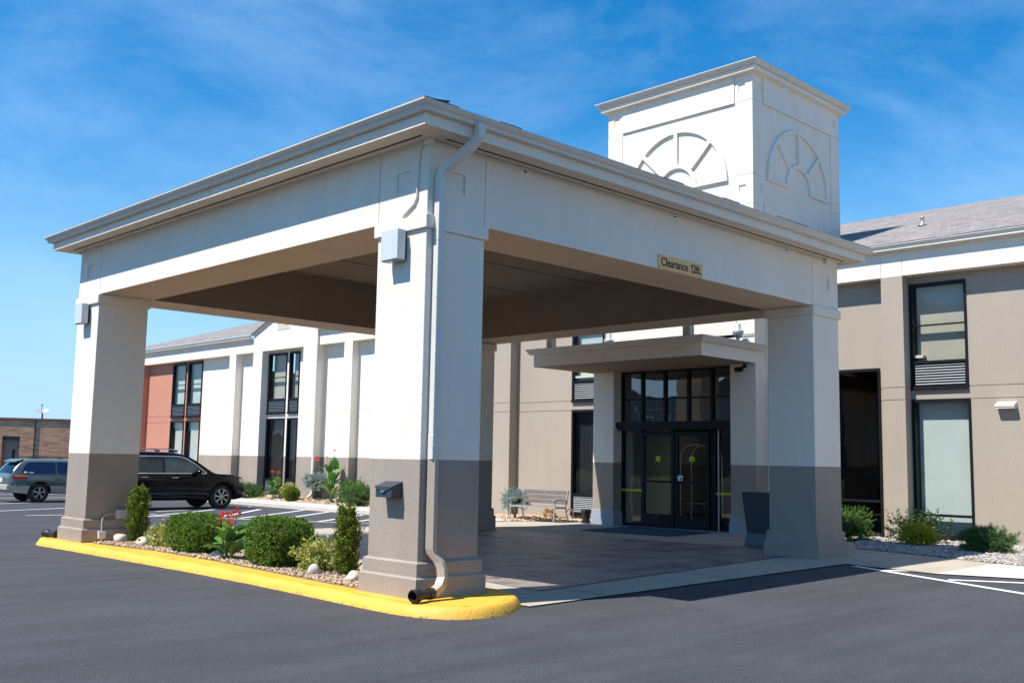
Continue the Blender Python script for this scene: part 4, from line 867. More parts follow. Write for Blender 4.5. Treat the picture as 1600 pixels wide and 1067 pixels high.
# ------------------------------------------------------------------ foliage
def leafmesh(name, P, D, Lf, Wf, matl, parent=None, loc=None, seed=0, jit=.7, droop=0, kind=None):
    r = np.random.default_rng(seed); n = len(P); P = np.asarray(P, float); D = np.asarray(D, float)
    D = D/np.maximum(np.linalg.norm(D, axis=1, keepdims=True), 1e-6)+jit*r.normal(0, 1, (n, 3)); D[:, 2] -= droop; D /= np.linalg.norm(D, axis=1, keepdims=True)
    S = np.cross(D, r.normal(0, 1, (n, 3))); S /= np.linalg.norm(S, axis=1, keepdims=True); Nn = np.cross(D, S)
    l = Lf*r.uniform(.65, 1.25, (n, 1)); w_ = Wf*r.uniform(.7, 1.2, (n, 1))
    a = P; b = P+D*l*.5+S*w_/2+Nn*w_*.12; c = P+D*l; d = P+D*l*.5-S*w_/2+Nn*w_*.12
    vv = np.stack([a, b, c, d], 1).reshape(-1, 3); org = np.array(ORG[parent.name] if parent else (loc or (0,0,0)), float); vv = vv-org
    me = bpy.data.meshes.new(name); me.vertices.add(4*n); me.vertices.foreach_set('co', vv.ravel()); me.loops.add(4*n); me.loops.foreach_set('vertex_index', np.arange(4*n)); me.polygons.add(n)
    me.polygons.foreach_set('loop_start', np.arange(0, 4*n, 4)); me.polygons.foreach_set('loop_total', np.full(n, 4)); me.update(); me.validate(); me.materials.append(matl)
    o = bpy.data.objects.new(name, me); C.objects.link(o)
    if parent: o.parent = parent
    else: o.location = org
    ORG[o.name] = Vector(org)
    return o
def fol(name, c1, c2, tr=.25): return mat(name, c1, .55, island=1, col2=c2, transl=tr, spec=.35)
F_BOX = fol('boxwood_leaves', (.075,.16,.02), (.19,.31,.035)); F_YEW = fol('columnar_leaves', (.09,.14,.015), (.24,.28,.03)); F_VAR = fol('variegated_leaves', (.20,.28,.05), (.60,.58,.16))
F_MUGO = fol('pine_needles', (.05,.12,.03), (.10,.20,.05), .1); F_JUN = fol('juniper_leaves', (.05,.13,.03), (.18,.32,.06)); F_DARK = fol('dark_glossy_leaves', (.022,.05,.018), (.06,.10,.03)); F_GOLD = fol('golden_leaves', (.24,.30,.02), (.52,.48,.03))
F_BLUE = fol('blue_spruce_needles', (.16,.25,.22), (.32,.42,.38), .1); F_GREEN = fol('green_leaves', (.07,.16,.03), (.20,.34,.05)); F_DRY = fol('dry_orange_leaves', (.45,.22,.05), (.60,.38,.12))
TWIG = mat('brown_twigs', (.09,.065,.04), .9)
def sell(n, c, a, b, cc, p, r, depth=.35, zmin=-1):
    d = r.normal(0, 1, (n*2, 3)); d /= np.linalg.norm(d, axis=1, keepdims=True); d = d[d[:, 2] > zmin][:n]
    k = (np.abs(d[:, 0])**p+np.abs(d[:, 1])**p+np.abs(d[:, 2])**p)**(-1/p)
    rad = 1-depth*r.uniform(0, 1, len(d))**1.6; pt = d*(k*rad)[:, None]*np.array([a, b, cc])
    nm = d*np.array([1/a, 1/b, 1/cc]); return pt+np.array(c), nm, d
def lump(P, D, c, amp, fr, seed):
    r = np.random.default_rng(seed); out_ = P-np.array(c); s = 0
    for _ in range(6): q = r.normal(0, 1, 3); q /= np.linalg.norm(q); s = s+np.sin((D@q)*fr*r.uniform(.6, 1.6)+r.uniform(0, 6))
    return np.array(c)+out_*(1+amp*s[:, None]/2.4)
def shrub(name, label, cat, x, y, z, a, b, c, n, Lf, Wf, matl, seed, p=2.2, jit=.6, amp=.08, fr=4, depth=.4, group=None, stem=0, core=.72, zc=None, zmin=-.9, trunk=None, tuft=0, sprig=.06):
    r = np.random.default_rng(seed); t = thing(name, (x, y, z), label, cat, group); cz = z+stem+(c if zc is None else zc)
    if tuft:      # leaves gathered in sprigs that stick out of the crown
        nt_ = n//tuft; Q, Qn, d = sell(nt_, (x, y, cz), a, b, c, p, r, depth, zmin); Q = lump(Q, d, (x, y, cz), amp, fr, seed+1); nt_ = len(Q)
        Qn = Qn/np.linalg.norm(Qn, axis=1, keepdims=True)+.45*r.normal(0, 1, Qn.shape)+np.array([0, 0, .35]); Qn /= np.linalg.norm(Qn, axis=1, keepdims=True)
        s = r.uniform(0, 1, (nt_, tuft, 1)); P = (Q[:, None, :]+Qn[:, None, :]*s*sprig*r.uniform(.5, 1.5, (nt_, 1, 1))+r.normal(0, Lf*.16, (nt_, tuft, 3))).reshape(-1, 3); Nm = np.repeat(Qn, tuft, 0)
    else:
        P, Nm, d = sell(n, (x, y, cz), a, b, c, p, r, depth, zmin); P = lump(P, d, (x, y, cz), amp, fr, seed+1)
    P[:, 2] = np.maximum(P[:, 2], z+.005)
    leafmesh('foliage', P, Nm, Lf, Wf, matl, t, seed=seed+2, jit=jit)
    m = MB()
    if core: m.ell((x, y, cz-.04*c), (a*core, b*core, c*core), 12, 8, p=p)
    rr = random.Random(seed)
    for k in range(7):
        an = rr.uniform(0, 6.28); q = rr.uniform(.3, .75); m.tube([(x+rr.uniform(-.02,.02), y+rr.uniform(-.02,.02), z-.01), (x+a*q*.5*math.cos(an), y+b*q*.5*math.sin(an), z+stem*.5+c*.5), (x+a*q*math.cos(an), y+b*q*math.sin(an), z+stem+c*1.1)], [.008,.006,.003], 5)
    m.obj('branches', TWIG if not core else mat('dark_inner_twigs', (.03,.035,.015), .95), t)
    if trunk: m = MB(); m.tube([(x, y, z-.02), (x+.01, y, z+stem*.5), (x, y-.01, z+stem+c*.6)], trunk, 8); m.obj('trunk', mat('grey_bark', (.16,.13,.10), .9, bump=.5, bscale=50), t)
    return t
# island
shrub('boxwood_shrub', 'large clipped dark green boxwood between the canna and the variegated shrub', 'shrub', .50, 3.10, .155, .29, .37, .27, 30000, .026, .013, F_BOX, 11, p=4.2, jit=.75, tuft=8, sprig=.026, amp=.045, fr=5, group='clipped boxwoods in the yellow kerbed island', zmin=-.97, depth=.22, core=.80)
shrub('boxwood_shrub', 'clipped green boxwood left of the red flowered canna', 'shrub', .56, 5.15, .155, .29, .48, .24, 30000, .026, .013, F_BOX, 21, p=3.0, jit=.75, tuft=8, sprig=.026, amp=.05, fr=5, group='clipped boxwoods in the yellow kerbed island', zmin=-.97, depth=.22, core=.80)
def columnar(x, y, z, H, R, label, seed, lean=0):
    r = np.random.default_rng(seed); t = thing('columnar_shrub', (x, y, z), label, 'shrub', 'narrow upright shrubs beside the front columns'); ns = 520; k = 20
    hh = r.uniform(0, .93, ns)**.92; prof = np.interp(hh, [0, .12, .45, .75, .92, 1], [.70, .85, 1.0, .80, .42, .12]); a = r.uniform(0, 6.283, ns)
    lum = 1+.26*np.sin(a*2+hh*13+seed)+.18*np.sin(a*4-hh*27); rad = R*prof*lum*np.sqrt(r.uniform(.25, 1, ns))*.92
    Q = np.stack([x+rad*np.cos(a)+lean*hh**2*.3, y+rad*np.sin(a)-lean*hh**2, z+hh*H*.96], 1); D = np.stack([np.cos(a)*.45, np.sin(a)*.45, np.full(ns, 1.)], 1)+.18*r.normal(0, 1, (ns, 3)); D /= np.linalg.norm(D, axis=1, keepdims=True)
    P = (Q[:, None, :]+D[:, None, :]*r.uniform(0, 1, (ns, k, 1))*.085*r.uniform(.4, 1.5, (ns, 1, 1))+r.normal(0, .006, (ns, k, 3))).reshape(-1, 3)
    leafmesh('foliage', P, np.repeat(D, k, 0), .027, .015, F_YEW, t, seed=seed, jit=.75)
    m = MB(); m.tube([(x, y, z-.01), (x, y, z+H*.5), (x+lean*.1, y-lean*.3, z+H*.8)], [R*.4, R*.5, R*.12], 8); m.obj('branches', mat('dark_inner_twigs', (.03,.035,.015), .95), t); return t
columnar(.62, 7.02, .155, .80, .135, 'narrow upright shrub beside the left column', 31)
columnar(.58, 1.88, .155, .76, .115, 'narrow upright shrub beside the nearest column', 33, lean=-.03)
shrub('variegated_shrub', 'yellow green variegated shrub in the island left of the nearest column', 'shrub', .50, 2.30, .155, .18, .24, .15, 3200, .036, .022, F_VAR, 41, p=2, jit=.8, amp=.25, fr=7, depth=.9, core=0, tuft=12, sprig=.10)
shrub('variegated_shrub', 'small yellow green variegated shrub behind the flat pale boulder', 'shrub', .52, 6.05, .155, .15, .22, .12, 2000, .036, .022, F_VAR, 45, p=2, jit=.8, amp=.25, fr=7, depth=.9, core=0, tuft=12, sprig=.09)
# cannas: every broad leaf a mesh of its own
CL = fol('canna_leaves', (.10,.23,.035), (.18,.34,.06), .35); CF = mat('red_canna_petals', (.72,.045,.035), .5, island=1, col2=(.85,.10,.07), transl=.3); CS = mat('canna_stalk', (.16,.26,.06), .6)
def canna(x, y, z, H, label, nl, seed, flowers, Ls=.26, wd=.085, up=.5):
    """three or four stalks, each with broad arching leaves set alternately up it"""
    rr = random.Random(seed); t = thing('canna_plant', (x, y, z), label, 'plant', 'red flowering cannas'); nst = 4 if nl > 14 else 3; foot = []
    for s_ in range(nst):
        an = s_*6.283/nst+rr.uniform(-.4, .4); ld = rr.uniform(.10, .2)*H; foot.append((an, ld, H*rr.uniform(.72, 1.0)))
        m = MB(); m.tube([(x+.03*math.cos(an), y+.03*math.sin(an), z), (x+(.03+ld*.4)*math.cos(an), y+(.03+ld*.4)*math.sin(an), z+foot[-1][2]*.5), (x+(.03+ld)*math.cos(an), y+(.03+ld)*math.sin(an), z+foot[-1][2]*.9)], [.014*H/.5 if H < .6 else .02, .012, .006], 7); m.obj('stalk', CS, t)
    for k in range(nl):
        an0, ld, hh = foot[k % nst]; lv = (k//nst)/max(1, (nl-1)//nst); f = .14+.72*lv; an = an0+(k//nst)*2.6+rr.uniform(-.5, .5)
        Lk = Ls*rr.uniform(.8, 1.15)*(1.0-.25*lv); W = wd*rr.uniform(.85, 1.15)*(1-.2*lv); e = math.radians(rr.uniform(35, 60)+28*up*lv); drop = rr.uniform(.9, 1.7)*(1-.55*lv*min(up, 1)); roll = rr.uniform(-.5, .5)
        px, py, pz = x+(.03+ld*f*f)*math.cos(an0), y+(.03+ld*f*f)*math.sin(an0), z+hh*f; m = MB(); vs = []; nS = 10; nx, ny_ = -math.sin(an), math.cos(an)
        for i in range(nS+1):
            s = i/nS; wv = 0.004+W*.5*max(0, math.sin(math.pi*min(1, max(0, (s-.10)/.90))**.85))**.8
            cx_, sx_ = math.cos(roll), math.sin(roll); ux, uy, uz = nx*cx_, ny_*cx_, sx_
            for q, lift in ((-1, .22), (-.55, .10), (0, 0), (.55, .10), (1, .22)): vs.append((px+ux*wv*q, py+uy*wv*q, pz+uz*wv*q+lift*wv+.004*math.sin(i*1.9+q*3+k)*(abs(q) > .9)))
            px += math.cos(an)*math.cos(e)*Lk/nS; py += math.sin(an)*math.cos(e)*Lk/nS; pz += math.sin(e)*Lk/nS; e -= drop/nS*(.4+1.2*s)
        m.add(vs, [(i*5+j, i*5+j+1, (i+1)*5+j+1, (i+1)*5+j) for i in range(nS) for j in range(4)], 0, True); m.obj('leaf', CLS[k % 3], t)
    for fx, fy, fz, fs in flowers:
        m = MB(); m.tube([(x+fx*.4, y+fy*.4, z+H*.4), (x+fx*.8, y+fy*.8, z+fz*.75), (x+fx, y+fy, z+fz)], [.008,.006,.004], 5); m.obj('flower_stalk', CS, t)
        n = 20; P = np.array([(x+fx+rr.gauss(0,fs*.28), y+fy+rr.gauss(0,fs*.28), z+fz+rr.gauss(0,fs*.45)) for _ in range(n)]); D = P-np.array([x+fx, y+fy, z+fz-.03])
        leafmesh('petals', P, D, fs*.8, fs*.5, CF, t, seed=seed+5, jit=.5)
    return t
CLS = [mat('canna_leaf_light', (.20,.36,.07), .45, var=.12, vscale=20, transl=.3), mat('canna_leaf_mid', (.11,.25,.045), .45, var=.12, vscale=20, transl=.3), mat('canna_leaf_deep', (.07,.17,.04), .45, var=.12, vscale=20, transl=.25)]
canna(.38, 4.0, .155, .44, 'red flowered canna between the two clipped boxwoods', 24, 3, [(-.05,-.05,.53,.06),(.0,-.13,.56,.06),(-.04,-.04,.43,.05),(.0,.22,.50,.06)], Ls=.40, wd=.125, up=.25)
canna(11.62, 18.05, .12, 1.30, 'tall canna with red buds in the gravel bed in front of the taupe wall', 18, 9, [(.05,-.02,1.48,.05),(-.1,.12,1.25,.05),(-.25,.42,1.22,.10)], Ls=.62, wd=.24, up=1.0)
canna(11.65, 21.2, .10, .55, 'short red flowered canna below the black framed window pair', 13, 13, [(-.05,.05,.82,.08),(.05,-.1,.78,.07)], Ls=.46, wd=.26, up=.7)
# right bed
shrub('juniper_shrub', 'bright green juniper shrub right of the right canopy column', 'shrub', 11.05, 1.45, .12, .27, .34, .235, 13000, .032, .012, F_JUN, 51, p=2.2, jit=.55, amp=.28, fr=6, depth=.5, tuft=26, sprig=.085, core=.65)
shrub('dark_shrub', 'loose dark leaved shrub below the tall green blind window', 'shrub', 11.45, .42, .12, .30, .42, .22, 4200, .042, .024, F_DARK, 55, p=2, jit=.8, amp=.35, fr=6, depth=.85, core=0, tuft=14, sprig=.15)
shrub('golden_shrub', 'round golden yellow shrub in front of the dark leaved shrub', 'shrub', 10.75, .12, .12, .20, .25, .16, 3800, .038, .022, F_GOLD, 61, p=2.2, jit=.8, amp=.16, fr=6, depth=.5, core=.55, tuft=10, sprig=.08)
shrub('mugo_pine', 'dark green mugo pine at the right edge of the gravel bed', 'shrub', 10.45, -1.12, .12, .30, .34, .17, 26000, .050, .0045, F_MUGO, 65, p=2.3, jit=.45, amp=.22, fr=7, depth=.45, tuft=60, sprig=.075, core=.68)
# left bed
shrub('golden_shrub', 'small golden shrub beyond the black car', 'shrub', 11.75, 24.1, .13, .2, .26, .22, 1300, .06, .035, F_GOLD, 71, jit=.6, amp=.12, core=.6)
shrub('mugo_pine', 'low mugo pine in front of the second white pier', 'shrub', 11.6, 22.55, .10, .32, .44, .14, 7500, .08, .009, F_MUGO, 72, jit=.45, amp=.2, fr=6, core=.6, tuft=40, sprig=.12)
shrub('variegated_shrub', 'pale variegated shrub behind the short canna', 'shrub', 11.85, 20.75, .14, .22, .26, .20, 1300, .06, .034, F_VAR, 73, jit=.6, amp=.15, core=.5)
shrub('golden_shrub', 'ball shaped yellow green shrub right of the short canna', 'shrub', 11.5, 19.98, .09, .22, .24, .19, 2200, .05, .03, F_YEW, 74, jit=.6, amp=.06, core=.7)
shrub('blue_spruce', 'blue spruce grafted on a thin trunk beside the tall canna', 'tree', 11.85, 19.2, .13, .28, .34, .14, 7000, .06, .012, F_BLUE, 75, jit=.55, amp=.3, fr=7, tuft=30, sprig=.12, stem=.40, trunk=.022, core=.6)
shrub('green_shrub', 'leafy green shrub right of the tall canna', 'shrub', 11.95, 17.35, .14, .26, .30, .22, 3000, .065, .035, F_GREEN, 76, jit=.8, amp=.3, core=.35, tuft=12, sprig=.18)
shrub('mugo_pine', 'dark green mugo pine half hidden by the nearest column', 'shrub', 11.5, 16.55, .10, .34, .40, .21, 8000, .08, .009, F_MUGO, 77, jit=.45, amp=.18, fr=6, core=.6, tuft=40, sprig=.12)
shrub('blue_spruce', 'blue spruce standard behind the left end of the bench', 'tree', 11.2, 9.95, .03, .22, .30, .14, 8000, .042, .009, F_BLUE, 78, jit=.5, amp=.3, fr=7, tuft=30, sprig=.10, stem=.32, trunk=.02, core=.6)
shrub('dry_plant', 'small dried orange plant in the gravel behind the bench', 'plant', 11.85, 9.45, .04, .10, .12, .11, 160, .10, .035, F_DRY, 79, jit=.5, amp=.2, core=0)

# ------------------------------------------------------------------ cars
TYRE = mat('black_tyre', (.02,.02,.02), .8); RIM = mat('alloy_rim', (.55,.55,.56), .3, metal=.6); CARGL = glass('car_glass', (.22,.27,.30), 1.5); CARW = mat('dark_car_window', (.012,.018,.022), .04, spec=.8); CARW2 = mat('green_car_window', (.035,.06,.058), .04, spec=.9, var=.6, vscale=3.5); CHR = mat('chrome', (.8,.8,.82), .15, metal=1); BLKT = mat('black_trim', (.015,.015,.016), .6)
SEATM = mat('dark_seat', (.02,.02,.022), .9); UNDERC = mat('dark_underbody', (.01,.01,.01), .9)
def wheel(parent, x, y, side, R, w_, ns, S):
    m = MB(); p = [(R*.60,-w_/2),(R*.90,-w_/2),(R*.985,-w_*.38),(R,-w_*.2),(R,w_*.2),(R*.985,w_*.38),(R*.90,w_/2),(R*.60,w_/2)]
    m.lathe(p, (x, y, R), 36, axis='y'); t = m.obj('tyre', TYRE, parent)
    m = MB(); yo = y+side*w_*.5; m.lathe([(R*.62,0),(R*.66,-side*.008),(R*.62,-side*.02),(R*.56,-side*.08)][::1], (x, yo, R), 36, axis='y')
    for k in range(ns):
        a = 2*math.pi*k/ns
        for da in ((-.10, .10) if ns <= 5 else (0,)):
            c1, s1 = math.cos(a+da), math.sin(a+da); c0, s0 = math.cos(a+da*.3), math.sin(a+da*.3)
            m.bar((x+R*.12*c0, yo-side*.015, R+R*.12*s0), (x+R*.60*c1, yo-side*.008, R+R*.60*s1), R*(.10 if ns <= 5 else .12), .025, up=(0,1,0))
    m.lathe([(0,0),(R*.13,0),(R*.14,-side*.03)], (x, yo-side*.002, R), 16, axis='y'); m.obj('rim', RIM, t)
    m = MB(); m.lathe([(0,-side*.07),(R*.58,-side*.07)], (x, yo, R), 24, axis='y'); m.obj('brake_disc', UNDERC, t)
def car(name, loc, label, S, spec):
    t = thing(name, loc, label, 'car'); X = spec; o0 = Vector(loc)
    xs = sorted(set(list(np.linspace(X['x0'], X['x1'], 61)))); top = lambda x: float(np.interp(x, *zip(*X['top']))); bot = lambda x: float(np.interp(x, *zip(*X['bot']))); Wd = lambda x: float(np.interp(x, *zip(*X['wid'])))
    belt = lambda x: float(np.interp(x, *zip(*X['belt'])))
    def ys(x, z):
        W = Wd(x); b = bot(x); bl = belt(x)
        if z <= bl:
            s = (z-b)/max(bl-b, .01); q = 1-.045*(2*s-.85)**2 - (.05*(1-s)**6)
            for cz, am in X.get('crease', ()): q += am*math.exp(-((s-cz)/.05)**2)
            return W*q
        return (W*(1-.045*1.3225))-(z-bl)*X['tumble']
    m = MB(); nz = 12; nt_ = 5; rows = []
    for x in xs:
        tz, b = top(x), bot(x); ring_ = []; te = tz-.045*(1 if tz > belt(x)+.1 else .6)
        for k in range(nz+1): z = b+(te-b)*k/nz; ring_.append((x, ys(x, z), z))
        ye = ring_[-1][1]
        for k in range(1, nt_+1): q = k/nt_; yy = ye*(1-q)**.9*(.97 if k < nt_ else 0); ring_.append((x, yy if k < nt_ else 0, te+(tz-te)*math.sin(q*math.pi/2)**.6))
        rows.append(ring_)
    nr = len(rows[0]); vs = []
    for rw in rows: vs += rw + [(p[0], -p[1], p[2]) for p in rw[-2::-1]]
    K = 2*nr-1; fs = [(i*K+j, i*K+j+1, (i+1)*K+j+1, (i+1)*K+j) for i in range(len(rows)-1) for j in range(K-1)] + [(i*K, (i+1)*K, (i+1)*K+K-1, i*K+K-1) for i in range(len(rows)-1)]
    fs += [tuple(range(K))[::-1], tuple((len(rows)-1)*K+j for j in range(K))]
    SV = lambda p: (o0.x+p[0]*S, o0.y+p[1]*S, o0.z+p[2]*S)
    ml = []
    for f in fs:
        c = sum((Vector(vs[i]) for i in f), Vector())/len(f); mi = 0
        if len(f) < 6 and c.z < X['clad'](c.x): mi = 1
        for a, b_ in X['screens']:
            if a < c.x < b_ and c.z > belt(c.x)+.01 and abs(c.y) < .9*ys(c.x, top(c.x)) : mi = 2
        ml.append(mi)
    m.v = [SV(v) for v in vs]; m.f = [list(f) for f in fs]; m.m = ml; m.sm = [len(f) < 6 for f in fs]
    body = m.obj('body', [X['paint'], X['cladm'], CARGL, UNDERC], t)
    # wheel arches
    for wx in X['wheels']:
        for s in (-1, 1):
            cm = MB(); cm.lathe([(0, -.16*S), (X['R']*1.16*S, -.16*S), (X['R']*1.16*S, .2*S), (0, .2*S)], SV((wx, s*(Wd(wx)-.06), X['R']+.01)), 32, axis='y'); co = cm.obj('cutter', UNDERC)
            co.data.polygons.foreach_set('use_smooth', [False]*len(co.data.polygons))
            bo = body.modifiers.new('b', 'BOOLEAN'); bo.operation = 'DIFFERENCE'; bo.object = co; bo.solver = 'EXACT'
            try: bo.material_mode = 'TRANSFER'
            except Exception: pass
            dg = bpy.context.evaluated_depsgraph_get(); nm = bpy.data.meshes.new_from_object(body.evaluated_get(dg)); body.modifiers.clear(); body.data = nm; bpy.data.objects.remove(co)
    # side windows as separate panes over a black surround
    for (xa, xb, fn0, fn1, nm, mm, off) in X['panes']:
        for s in (-1, 1):
            m = MB(); n = 14; g = []
            for i in range(n+1):
                x = xa+(xb-xa)*i/n; z0, z1 = fn0(x), fn1(x)
                for k in range(5): z = z0+(max(z1, z0+.002)-z0)*k/4; g.append(SV((x, s*(ys(x, z)+off), z)))
            m.add(g, [(i*5+j, i*5+j+1, (i+1)*5+j+1, (i+1)*5+j) for i in range(n) for j in range(4)], 0, True); m.obj(nm, mm, body)
    for wx in X['wheels']:
        for s in (-1, 1):
            wt = thing('wheel', (0,0,0), None, None) if False else None
            mm_ = MB()
            wheel_part(t, SV, wx, s, X, S)
    # door gaps
    for (x, z0, z1) in X['gaps']:
        for s in (-1, 1):
            m = MB(); g = []
            for k in range(9): z = z0+(z1-z0)*k/8; g += [SV((x-.004, s*(ys(x, z)+.002), z)), SV((x+.004, s*(ys(x, z)+.002), z))]
            m.add(g, [(2*k, 2*k+1, 2*k+3, 2*k+2) for k in range(8)]); m.obj('door_gap', BLKT, body)
    for (x, z, ln) in X['handles']:
        for s in (-1, 1):
            m = MB(); y = s*(ys(x, z)+.018); m.tube([SV((x-ln/2, y-s*.014, z)), SV((x-ln/2+.02, y, z)), SV((x+ln/2-.02, y, z)), SV((x+ln/2, y-s*.014, z))], .013*S, 8); m.obj('door_handle', X['handlem'], body)
    return t, body, SV, ys, top, belt
def wheel_part(t, SV, wx, s, X, S):
    c = SV((wx, s*(X['track']), 0)); R = X['R']*S; m = MB(); w_ = .23*S
    p = [(R*.64,-w_/2),(R*.90,-w_/2),(R*.985,-w_*.38),(R,-w_*.2),(R,w_*.2),(R*.985,w_*.38),(R*.90,w_/2),(R*.64,w_/2)]
    m.lathe(p, (c[0], c[1], c[2]+R), 36, axis='y'); ty = m.obj('wheel', TYRE, t)
    yo = c[1]+s*w_*.5; m = MB(); z = c[2]+R; x = c[0]; ns = X['spokes']
    m.lathe([(R*.60,s*.0),(R*.665,-s*.004),(R*.645,-s*.03),(R*.58,-s*.09)], (x, yo, z), 36, axis='y')
    for k in range(ns):
        a = 2*math.pi*k/ns+.3
        for da in ((-.13, .13) if ns <= 5 else (-.045, .045)):
            c1, s1 = math.cos(a+da), math.sin(a+da); c0, s0 = math.cos(a+da*.4), math.sin(a+da*.4)
            m.bar((x+R*.10*c0, yo-s*.012, z+R*.10*s0), (x+R*.62*c1, yo-s*.006, z+R*.62*s1), R*(.085 if ns <= 5 else .06), .02, up=(0,1,0))
    m.lathe([(0,0),(R*.12,0),(R*.13,-s*.03)], (x, yo-s*.002, z), 16, axis='y'); m.obj('rim', RIM, ty)
    m = MB(); m.lathe([(0,-s*.055),(R*.62,-s*.055)], (x, yo, z), 24, axis='y'); m.obj('brake_disc', UNDERC, ty)
# black sport utility car, nose to the building
BLKP_ = mat('black_car_paint', (.002,.0025,.005), .12, coat=0, spec=.28)
def lin(*p): xs_, zs_ = zip(*p); return lambda x: float(np.interp(x, xs_, zs_))
suv = dict(x0=-.86, x1=3.80, paint=BLKP_, cladm=BLKP_, R=.385, track=.735, wheels=(0, 2.915), spokes=7, tumble=.30, handlem=CHR,
  top=[(-.86,1.02),(-.80,1.42),(-.72,1.62),(-.55,1.72),(0,1.765),(.9,1.775),(1.45,1.75),(1.75,1.69),(2.05,1.53),(2.35,1.33),(2.60,1.17),(2.8,1.13),(3.25,1.11),(3.55,1.065),(3.70,1.0),(3.77,.90),(3.80,.64)],
  bot=[(-.86,.52),(-.7,.36),(-.3,.30),(3.3,.28),(3.6,.33),(3.80,.42)],
  wid=[(-.86,.74),(-.75,.88),(-.3,.945),(.5,.955),(2.8,.955),(3.35,.94),(3.6,.90),(3.74,.83),(3.80,.72)],
  belt=[(-.86,1.12),(0,1.11),(1.5,1.07),(2.45,1.04),(3.0,.98),(3.6,.86),(3.9,.60)], crease=((.72,.006),(.28,-.008),(.12,.008)),
  clad=lambda x: -1, screens=[(1.80,2.62),(-.84,-.62)],
  panes=[(-.62,-.02,lambda x: 1.17, lin((-.62,1.36),(-.45,1.56),(-.02,1.60)),'quarter_window',CARW,.008),(.04,.90,lambda x: 1.15,lambda x: 1.61,'rear_side_window',CARW,.008),(.98,2.22,lambda x: 1.13,lin((.98,1.61),(1.45,1.595),(1.62,1.56),(1.9,1.40),(2.22,1.16)),'front_side_window',CARW2,.008),
         (-.70,2.34,lambda x: 1.105, lambda x: 1.125,'chrome_waist_strip',CHR,.012),
         (-.60,2.34,lin((-.6,1.575),(-.4,1.615),(1.45,1.62),(1.66,1.575),(1.95,1.405),(2.34,1.12)),lin((-.6,1.59),(-.4,1.635),(1.45,1.64),(1.68,1.595),(1.97,1.425),(2.34,1.14)),'chrome_window_strip',CHR,.012),
         (-.64,2.30,lambda x: 1.12,lin((-.64,1.38),(-.45,1.60),(1.45,1.61),(1.64,1.57),(1.93,1.405),(2.30,1.13)),'window_surround',BLKT,.003),
         (.45,2.35,lambda x: .50,lambda x: .515,'lower_strip',mat('grey_strip',(.15,.15,.16),.3,metal=.5),.012)],
  gaps=[(.94,.45,1.12),(2.22,.48,1.12),(.02,.75,1.12)], handles=[(.30,1.0,.20),(1.28,.985,.20)])
SS = .86
t, body, SV, ys_f, top_f, belt_f = car('parked_car', (8.15-2.915*SS, 18.2+.735*SS+.1, -.041), 'shiny black sport utility car parked with its nose to the building', SS, suv)
for s in (-1, 1):
    m = MB(); m.ell(SV((2.02, s*1.04, 1.17)), (.09*SS, .11*SS, .075*SS)); m.bar(SV((2.05, s*.86, 1.12)), SV((2.03, s*.98, 1.14)), .05*SS, .04*SS); m.obj('door_mirror', BLKP_, t)
    m = MB(); m.add([SV((2.02-.0, s*1.0, 1.22)), SV((2.0, s*1.12, 1.22)), SV((2.0, s*1.12, 1.215)), SV((2.02, s*1.0, 1.215))], [(0,1,2,3)])
    m = MB(); g = [];
    for i in range(7):
        x = 3.50+.30*i/6
        for k in range(4): z = .84+.10*k/3-(.03*i/6)+(.02 if k else 0); g.append(SV((x, s*(ys_f(x, z)+.006), z)))
    m.add(g, [(i*4+j, i*4+j+1, (i+1)*4+j+1, (i+1)*4+j) for i in range(6) for j in range(3)], 0, True); m.obj('headlight', mat('headlight_lens', (.55,.50,.46), .15), t)
    m = MB(); m.tube([SV((-.45, s*.60, 1.74)), SV((-.40, s*.60, 1.82)), SV((0, s*.62, 1.845)), SV((1.1, s*.62, 1.845)), SV((1.35, s*.60, 1.83)), SV((1.42, s*.60, 1.76))], .016*SS, 8); m.obj('roof_rail', CHR, t)
    m = MB(); m.box(*[v for ax in range(3) for v in (SV((1.32,s*.575,1.755))[ax], SV((1.46,s*.625,1.82))[ax])]); m.obj('rail_foot', BLKT, t)
for x, z in ((.05,1.3),(1.25,1.3)):
    for s in (-1, 1): m = MB(); a = SV((x, s*.38, 1.12)); m.ell((a[0], a[1], a[2]), (.10*SS, .22*SS, .28*SS), p=3); m.ell((a[0], a[1], a[2]+.33*SS), (.06*SS, .13*SS, .08*SS), p=3); m.obj('seat', SEATM, t)
